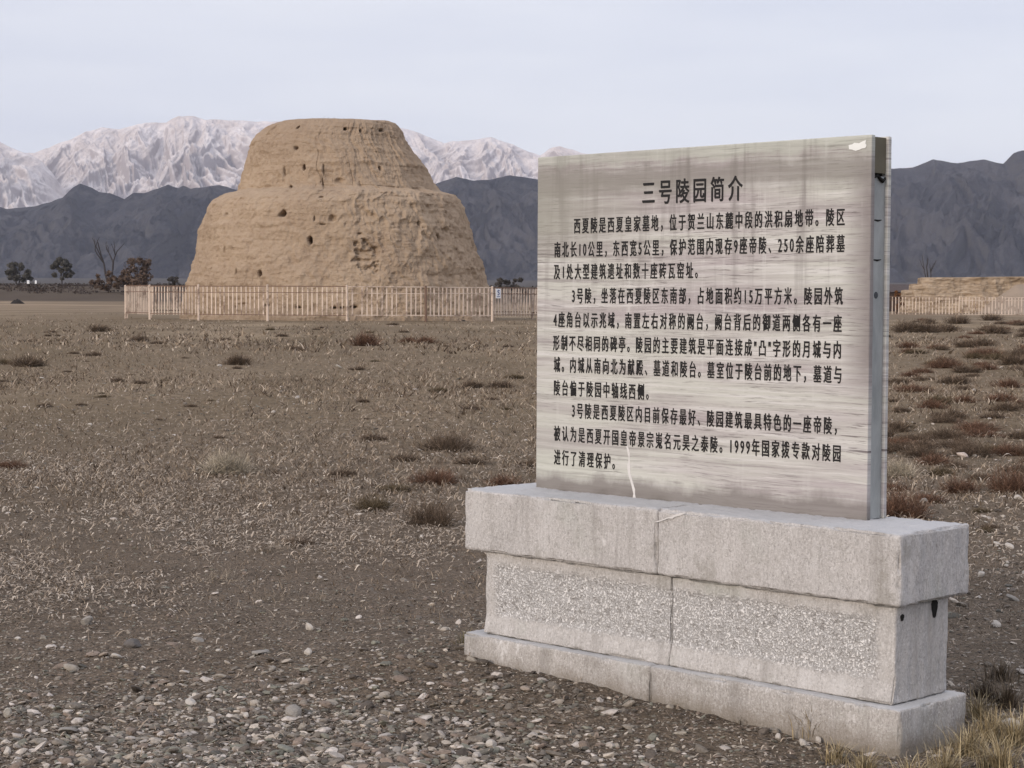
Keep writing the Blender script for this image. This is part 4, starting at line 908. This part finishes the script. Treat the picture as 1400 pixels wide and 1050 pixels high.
def marble(name, seed=0, plain=False):
    m = NM(name, .75, .3); src = m.n('TexCoord').outputs['Object']
    sep = m.n('SeparateXYZ', {'Vector': src}); z = sep.outputs[2]; u = sep.outputs[0]
    warp = m.noise(m.pos((1.6, 1, 1.6), src=src), 1, 3)
    z2 = m.math('ADD', z, m.math('MULTIPLY', m.math('SUBTRACT', warp, .5), .035))
    v1 = m.n('CombineXYZ', {'X': m.math('MULTIPLY', u, 1.0), 'Y': 0.0, 'Z': m.math('MULTIPLY', z2, 46)}).outputs[0]
    v2 = m.n('CombineXYZ', {'X': m.math('MULTIPLY', u, 3.2), 'Y': 3.0, 'Z': m.math('MULTIPLY', z2, 130)}).outputs[0]
    v3 = m.n('CombineXYZ', {'X': m.math('MULTIPLY', u, .7), 'Y': 7.0, 'Z': m.math('MULTIPLY', z2, 9)}).outputs[0]
    n1, n2, n3 = m.noise(v1, 1, 5, .6), m.noise(v2, 1, 5, .7), m.noise(v3, 1, 4, .6)
    v5 = m.n('CombineXYZ', {'X': m.math('MULTIPLY', u, 9), 'Y': 5.0, 'Z': m.math('MULTIPLY', z2, 210)}).outputs[0]
    n5 = m.noise(v5, 1, 3, .6)
    c = m.mix(m.ramp(n3, [(.38, 0), (.60, 1)]), (.385, .345, .345), (.495, .49, .445))
    c = m.mix(m.ramp(n1, [(.50, 0), (.66, .8)]), c, (.60, .585, .565))
    c = m.mix(m.ramp(n1, [(.32, .7), (.46, 0)]), c, (.25, .225, .22))
    pt = m.ramp(m.noise(m.pos((2.2, 1, 5), src=src), 1, 4), [(.40, .25), (.62, 1)])
    c = m.mix(m.math('MULTIPLY', m.ramp(n2, [(.38, .95), (.44, 0)]), pt), c, (.15, .13, .13))
    c = m.mix(m.math('MULTIPLY', m.ramp(n5, [(.36, 1), (.43, 0)]), pt), c, (.15, .13, .125))
    c = m.mix(m.ramp(n2, [(.56, 0), (.68, .6)]), c, (.68, .655, .63))
    if not plain:
        # rain streaks running down from the top, darker weathered band under the top edge
        v4 = m.n('CombineXYZ', {'X': m.math('MULTIPLY', u, 16), 'Y': 1.0, 'Z': m.math('MULTIPLY', z, .8)}).outputs[0]
        st = m.math('ADD', m.noise(v4, 1, 4, .6), m.math('ADD', m.math('MULTIPLY', m.math('SUBTRACT', n2, .5), -.22), m.math('MULTIPLY', m.math('SUBTRACT', m.noise(m.pos((6, 1, 6), src=src), 1, 5, .6), .5), .16)))
        topm = m.n('MapRange', {'Value': z, 'From Min': 1.25, 'From Max': 2.05}).outputs[0]
        c = m.mix(m.math('MULTIPLY', m.ramp(st, [(.54, 0), (.66, .8)]), topm), c, (.20, .18, .172))
        c = m.mix(m.math('MULTIPLY', m.ramp(st, [(.33, .65), (.42, 0)]), m.n('MapRange', {'Value': z, 'From Min': .9, 'From Max': 1.6, 'To Min': .35}).outputs[0]), c, (.56, .545, .52))
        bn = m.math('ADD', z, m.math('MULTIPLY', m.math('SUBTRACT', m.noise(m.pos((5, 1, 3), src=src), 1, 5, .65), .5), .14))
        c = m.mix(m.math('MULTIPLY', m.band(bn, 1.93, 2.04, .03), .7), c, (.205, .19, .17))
        c = m.mix(m.math('MULTIPLY', m.band(bn, 2.05, 2.3, .012), .5), c, (.40, .42, .36))
        lft = m.n('MapRange', {'Value': u, 'From Min': .95, 'From Max': .17}).outputs[0]
        c = m.mix(m.math('MULTIPLY', m.math('MULTIPLY', m.band(bn, 1.70, 2.0, .08), lft), .75), c, (.27, .262, .225))
        lowg = m.n('MapRange', {'Value': z, 'From Min': 1.25, 'From Max': .85}).outputs[0]
        c = m.mix(m.math('MULTIPLY', m.math('MULTIPLY', lowg, lft), .45), c, (.44, .455, .39))
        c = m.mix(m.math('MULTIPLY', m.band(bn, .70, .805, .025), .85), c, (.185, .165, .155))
        edge = m.n('MapRange', {'Value': m.math('ADD', u, m.math('MULTIPLY', m.math('SUBTRACT', n1, .5), .12)), 'From Min': 1.66, 'From Max': 1.77}).outputs[0]
        c = m.mix(m.math('MULTIPLY', m.math('MULTIPLY', edge, .85), m.band(z, 1.2, 1.99, .1)), c, (.20, .175, .17))
    return m.out(c, m.bump(n2, .12, .003))
mar = marble('veined_grey_marble'); marp = marble('plain_marble', 1, True)
PU0, PU1, PV0, PV1, PZ0, PZ1 = .1624, 1.7772, .2535, .3796, .7407, 2.0962
FT = .024                                            # front slab thickness
def slab(nm, v0, v1, mat, seed):
    V, F = rough_box(PU0, PU1, v0, v1, PZ0 - .003, PZ1, r=.003, cell=.035, amp=.0006, chip=.004, seed=seed)
    return mesh_obj(nm, V, F, mat, root, smooth=True)
front = slab('front_slab', PV0, PV0 + FT, mar, 21)
slab('rear_slab', PV1 - .020, PV1, marp, 22)
# hollow core between the two slabs
grey_plate = NM('grey_metal_plate', .6, .4); P = grey_plate.pos(); n1 = grey_plate.noise(grey_plate.pos((6, 6, 2)), 3, 6, .65)
gp = grey_plate.out(grey_plate.mix(grey_plate.ramp(n1, [(.35, 0), (.68, 1)]), (.25, .262, .255), (.36, .37, .36)), grey_plate.bump(n1, .15, .004))
olv = simple('olive_brown_infill', (.135, .12, .085), .3, 9)
blackm = simple('black_gap', (.012, .011, .010), .2, 30, .95, 0)
CI0, CI1 = PV0 + FT + .001, PV1 - .021
b = MB(); b.box(((PU0 + PU1) / 2, (CI0 + CI1) / 2, (PZ0 + 1.955) / 2), (PU1 - PU0 - .024, CI1 - CI0, 1.955 - PZ0 - .002)); b.build('core_plate', gp, root)
b = MB(); b.box(((PU0 + PU1) / 2, (CI0 + CI1) / 2, 2.028), (PU1 - PU0 - .020, CI1 - CI0, .126)); b.build('core_infill', olv, root)
b = MB(); b.box(((PU0 + PU1) / 2, (CI0 + CI1) / 2, 1.9605), (PU1 - PU0 - .05, CI1 - CI0 - .002, .0075)); b.build('core_gap', blackm, root)
vm = (CI0 + CI1) / 2; vw = (CI1 - CI0) / 2
b = MB(); b.tube([(PU1 - .010, vm - vw * .85, 1.948), (PU1 - .008, vm - vw * .3, 1.955), (PU1 - .007, vm + vw * .1, 1.944), (PU1 - .008, vm + vw * .45, 1.938), (PU1 - .008, vm + vw * .8, 1.945), (PU1 - .010, vm + vw * .9, 1.953)], [.003, .005, .007, .008, .004, .002], 6); b.build('torn_seal', blackm, root)
for zz in (1.80, 1.66):
    b = MB(); b.tube([(PU1 - .0118, vm - vw * .7, zz), (PU1 - .0118, vm - vw * .1, zz - .002), (PU1 - .0118, vm + vw * .5, zz + .001)], [.002, .004, .0015], 5); b.build('core_crack', blackm, root)
b = MB(); b.tube([(PU1 - .0125, vm - vw * .2, 1.535), (PU1 - .0105, vm - vw * .2, 1.535)], [.013, .011], 12); b.tube([(PU1 - .0105, vm - vw * .2, 1.535), (PU1 - .0104, vm - vw * .2, 1.535)], [.011, .0005], 12); b.build('core_bolt_hole', simple('dark_grey_hole', (.07, .075, .08), .2, 30), root)

# repairs and paint marks on the stone
def blob(nm, pts, z_or_v, thick, mat, parent, axis='v'):
    pts = np.array(pts, float); n = len(pts); c = pts.mean(0); V = []
    for off in (0, -thick):
        V += [(p[0], z_or_v + off, p[1]) for p in pts] + [(c[0], z_or_v + off, c[1])]
    F = []
    for i in range(n):
        j = (i + 1) % n
        F += [(n + 1 + i, n + 1 + j, n + 1 + n, n + 1 + n), (i, j, n + 1 + j, n + 1 + i)]
    F = [(a, b_, c_, c_) if False else (a, b_, c_, d_) for a, b_, c_, d_ in F]
    tri = []
    for f in F:
        if f[2] == f[3]: tri.append((f[0], f[1], f[2]))
        else: tri += [(f[0], f[1], f[2]), (f[0], f[2], f[3])]
    return mesh_obj(nm, V, np.array(tri), mat, parent)
paper = simple('white_paper', (.74, .75, .72), .06, 20, .9, .1)
blob('paper_scrap', [(1.684, 2.049), (1.682, 2.064), (1.698, 2.066), (1.706, 2.071), (1.726, 2.068), (1.741, 2.074), (1.755, 2.078), (1.752, 2.066), (1.757, 2.058), (1.752, 2.050), (1.738, 2.049), (1.727, 2.045), (1.712, 2.042), (1.697, 2.047)], PV0 - .0008, .0012, paper, front)
wp = simple('white_scratch', (.60, .58, .56), .12, 60, .9, .3)
rgw = random.Random(3)
def scratch(nm, path, w, v, par):
    L_, R_ = [], []
    for i, (u, z) in enumerate(path):
        ww = w * (.5 + rgw.random()) ; L_.append((u - ww, z)); R_.append((u + ww, z + rgw.uniform(-.003, .003)))
    V = []; n = len(path)
    for a, b_ in zip(L_, R_): V += [(a[0], v - .0008, a[1]), (b_[0], v - .0008, b_[1])]
    F = [(2 * i, 2 * i + 1, 2 * i + 3, 2 * i + 2) for i in range(n - 1)]
    # give it thickness
    V2 = [(x, v + .0006, z) for x, _, z in V]; N = len(V)
    F2 = F + [(N + a, N + d, N + c, N + b_) for a, b_, c, d in F] + [(2 * i, 2 * i + 2, N + 2 * i + 2, N + 2 * i) for i in range(n - 1)] + [(2 * i + 1, N + 2 * i + 1, N + 2 * i + 3, 2 * i + 3) for i in range(n - 1)]
    return mesh_obj(nm, V + V2, F2, wp, par)
scratch('white_run', [(.655 + .040 * t + .006 * math.sin(9 * t), .945 - .205 * t) for t in np.linspace(0, 1, 14)], .0055, PV0, front)
scratch('white_scratch', [(1.032 + .125 * t, .692 + .044 * t) for t in np.linspace(0, 1, 9)], .010, -.0065, root)

# lettering
ink = NM('black_lettering', .6, .3).out((.010, .009, .009))
LINES = [('三号陵园简介', '', .7279, 1.2129, 1.929, .094), ('西夏陵是西夏皇家墓地，位于贺兰山东麓中段的洪积扇地带。陵区', '', .3674, 1.6681, 1.8105, .0635), ('南北长10公里，东西宽5公里，保护范围内现存9座帝陵、250余座陪葬墓', '', .26, 1.6694, 1.716, .0635), ('及1处大型建筑遗址和数十座砖瓦窑址', '。', .2577, .9824, 1.6265, .0635),
         ('3号陵，坐落在西夏陵区东南部，占地面积约15万平方米。陵园外筑', '', .3593, 1.6643, 1.530, .0635), ('4座角台以示兆域，南置左右对称的阙台，阙台背后的御道两侧各有一座', '', .2572, 1.6606, 1.4325, .0635), ('形制不尽相同的碑亭。陵园的主要建筑是平面连接成"凸"字形的月城与内', '', .2565, 1.6587, 1.3385, .0635), ('城。内城从南向北为献殿、墓道和陵台。墓室位于陵台前的地下，墓道与', '', .2609, 1.6622, 1.250, .0635),
         ('陵台偏于陵园中轴线西侧', '。', .2627, .7426, 1.1555, .0635), ('3号陵是西夏陵区内目前保存最好、陵园建筑最具特色的一座帝陵', '，', .3636, 1.6243, 1.067, .0635), ('被认为是西夏开国皇帝景宗嵬名元昊之泰陵。1999年国家拨专款对陵园', '', .2638, 1.6633, .9695, .0635), ('进行了清理保护', '。', .2656, .5704, .8725, .0635)]
dg = None
def text_mesh(s, bold):
    cu = bpy.data.curves.new('txt', 'FONT'); cu.body = s; cu.size = 1; cu.extrude = .02; cu.offset = 0; cu.resolution_u = 3; cu.space_character = 1.45
    o = bpy.data.objects.new('txt', cu); COL.objects.link(o); bpy.context.view_layer.update()
    me = bpy.data.meshes.new_from_object(o.evaluated_get(bpy.context.evaluated_depsgraph_get()))
    bpy.data.objects.remove(o); bpy.data.curves.remove(cu)
    return me
for i, (body, tail, u0, u1, zc, em) in enumerate(LINES):
    me0 = text_mesh(body, .012); co = np.empty(len(me0.vertices) * 3, np.float32); me0.vertices.foreach_get('co', co); co = co.reshape(-1, 3); x0, x1 = co[:, 0].min(), co[:, 0].max(); bpy.data.meshes.remove(me0)
    ref = text_mesh('园', .012); rc = np.empty(len(ref.vertices) * 3, np.float32); ref.vertices.foreach_get('co', rc); rc = rc.reshape(-1, 3); ym = (rc[:, 1].min() + rc[:, 1].max()) / 2; hh = rc[:, 1].max() - rc[:, 1].min(); bpy.data.meshes.remove(ref)
    me = text_mesh(body + tail, .012); co = np.empty(len(me.vertices) * 3, np.float32); me.vertices.foreach_get('co', co); co = co.reshape(-1, 3)
    out = np.empty_like(co); out[:, 0] = u0 + (co[:, 0] - x0) / (x1 - x0) * (u1 - u0); out[:, 2] = zc + (co[:, 1] - ym) * em * .92 / hh; out[:, 1] = PV0 - .0004 - co[:, 2] * .03
    tr = np.empty(len(me.loop_triangles) * 3, np.int32); me.calc_loop_triangles(); tr = np.empty(len(me.loop_triangles) * 3, np.int32); me.loop_triangles.foreach_get('vertices', tr); tr = tr.reshape(-1, 3)
    VV, FF = [], []
    for q, (ddx, ddz) in enumerate(((0, 0), (.0013, .0004), (-.0011, .0009), (.0004, -.0011))):     # thicken the strokes
        VV.append(out + np.array([ddx, -.00012 * q, ddz], np.float32) * (1.5 if i == 0 else 1)); FF.append(tr + q * len(out))
    bpy.data.meshes.remove(me)
    mesh_obj('title_text' if i == 0 else 'text_line', np.concatenate(VV), np.concatenate(FF), ink, front)

# small holes in the right end of the plinth
for (v, z, w, h) in ((.062, .452, .010, .012), (.262, .462, .018, .034)):
    b = MB(); a = np.linspace(0, 2 * math.pi, 12, endpoint=False)
    ring_ = np.array([(2.0535, v + w * math.cos(t) * (1 + .25 * math.sin(3 * t)), z + h * math.sin(t)) for t in a]); V = np.concatenate([ring_, [(2.0535, v, z)], ring_ - [.03, 0, 0]])
    F = [(i, (i + 1) % 12, 12) for i in range(12)] + [(i, 13 + i, 13 + (i + 1) % 12) for i in range(12)] + [(i, 13 + (i + 1) % 12, (i + 1) % 12) for i in range(12)]
    mesh_obj('plug_hole', V, F, blackm, root)

# ------------------------------------------------------------------ dry grass at the tablet foot
def grass_tuft(px, py, h_px, w_px, n, pal, label, group=None, name='grass_tuft', seed=1):
    Y = EYE * F_PX / (py - 414.4); x = gx(px, Y); k = Y / F_PX; rg = np.random.default_rng(seed)
    V, F, n0 = [], [], 0; cols = []
    for i in range(n):
        a = rg.uniform(0, 6.28); r = abs(rg.normal(0, .35)) * w_px * k * .5; o = np.array([math.cos(a) * r, math.sin(a) * r, -.01]); h = h_px * k * rg.uniform(.4, 1.1); b = a + rg.normal(0, .9); ln = rg.uniform(.15, .9) * h
        sd_ = np.array([-math.sin(b), math.cos(b), 0]) * rg.uniform(.0012, .0026); pc = pal[rg.integers(len(pal))] * rg.uniform(.75, 1.2)
        for q, t in enumerate((0, .3, .6, .85, 1.0)):
            p = o + np.array([math.cos(b) * ln * t * t, math.sin(b) * ln * t * t, h * (t - .35 * t ** 3 * (ln / h))]); w = sd_ * (1 - .85 * t); V += [p - w, p + w]; cols += [pc, pc]
        F += [(n0 + 2 * q, n0 + 2 * q + 1, n0 + 2 * q + 3, n0 + 2 * q + 2) for q in range(4)]; n0 += 10
    o = mesh_obj(name, V, F, grass_m, col=np.array(cols), loc=(x, Y, float(ground_z(x, Y)))); tag(o, label, 'grass tuft', group); return o
ST1 = np.array([(.36, .28, .16), (.26, .20, .11), (.44, .36, .22), (.16, .125, .07)]); GR1 = np.array([(.14, .12, .055), (.10, .09, .04), (.22, .18, .09)]); BR1 = np.array([(.10, .075, .05), (.16, .12, .08), (.06, .045, .03)])
grass_tuft(1116, 1012, 58, 60, 150, ST1, 'tall straw coloured grass tuft against the front of tablet foot', seed=1)
grass_tuft(1150, 1043, 38, 60, 130, ST1, 'straw grass tuft below the tall tuft at the tablet foot', seed=2)
grass_tuft(1190, 1062, 46, 70, 170, ST1, 'straw grass tuft at the bottom edge before the tablet corner', seed=3)
grass_tuft(1255, 1075, 50, 80, 200, ST1, 'thick straw grass under the near corner of tablet foot', seed=4)
grass_tuft(1330, 1035, 52, 80, 230, ST1, 'thick straw grass at the right end of the tablet foot', seed=5)
grass_tuft(1375, 1052, 60, 90, 230, ST1, 'long straw grass in the lower right corner', seed=6)
grass_tuft(1345, 985, 46, 60, 150, ST1, 'bent straw grass beside the right end of the tablet foot', seed=7)
grass_tuft(1385, 970, 50, 90, 220, BR1, 'brown dead grass clump at the right picture edge', seed=8)
grass_tuft(1375, 930, 40, 80, 180, BR1, 'brown dead grass clump beyond the one at the right edge', seed=9)
grass_tuft(1300, 1062, 56, 90, 240, ST1, 'straw grass hiding the bottom of the tablet foot corner', seed=21)
grass_tuft(1362, 1012, 54, 80, 220, ST1, 'straw grass a step right of the tablet foot end', seed=22)
grass_tuft(1398, 1020, 60, 80, 220, ST1, 'straw grass touching the right picture edge near the bottom', seed=23)
grass_tuft(1352, 955, 36, 70, 180, BR1, 'low brown dead grass close behind the right end of the tablet foot', seed=24)
grass_tuft(640, 906, 26, 40, 90, GR1, 'small olive weed at the left corner of tablet foot', seed=10)
grass_tuft(662, 909, 20, 40, 80, GR1, 'small olive weed second from the left corner of tablet foot', seed=11)
grass_tuft(722, 922, 20, 46, 90, GR1, 'dark olive weed at the left front of the tablet foot', seed=12)
grass_tuft(970, 972, 20, 100, 260, BR1, 'thin brown creeping grass along the tablet foot right of the joint', seed=13)
grass_tuft(1035, 992, 22, 100, 260, BR1, 'thin brown creeping grass between the joint and tall tuft', seed=14)
for i in range(4):
    p = tomb_top + np.array([[-2.2, 0, 0], [0, 0, 0], [.8, 0, 0], [2.0, 0, 0]][i])
    V, F, K = shrub_mesh(26, 300 + i, .6, .7, .02, 1); o = mesh_obj('weed', V, F, SM['dark'], col=K, loc=(p[0], TD - 1.0, p[2] - .12)); o.scale = (1.1, 1.1, .7)
    tag(o, ['short weed at the left of the tomb mound top', 'tallest weed on top of the tomb mound', 'thin weed right of the tallest on the mound top', 'rightmost weed on the mound top'][i], 'weed')
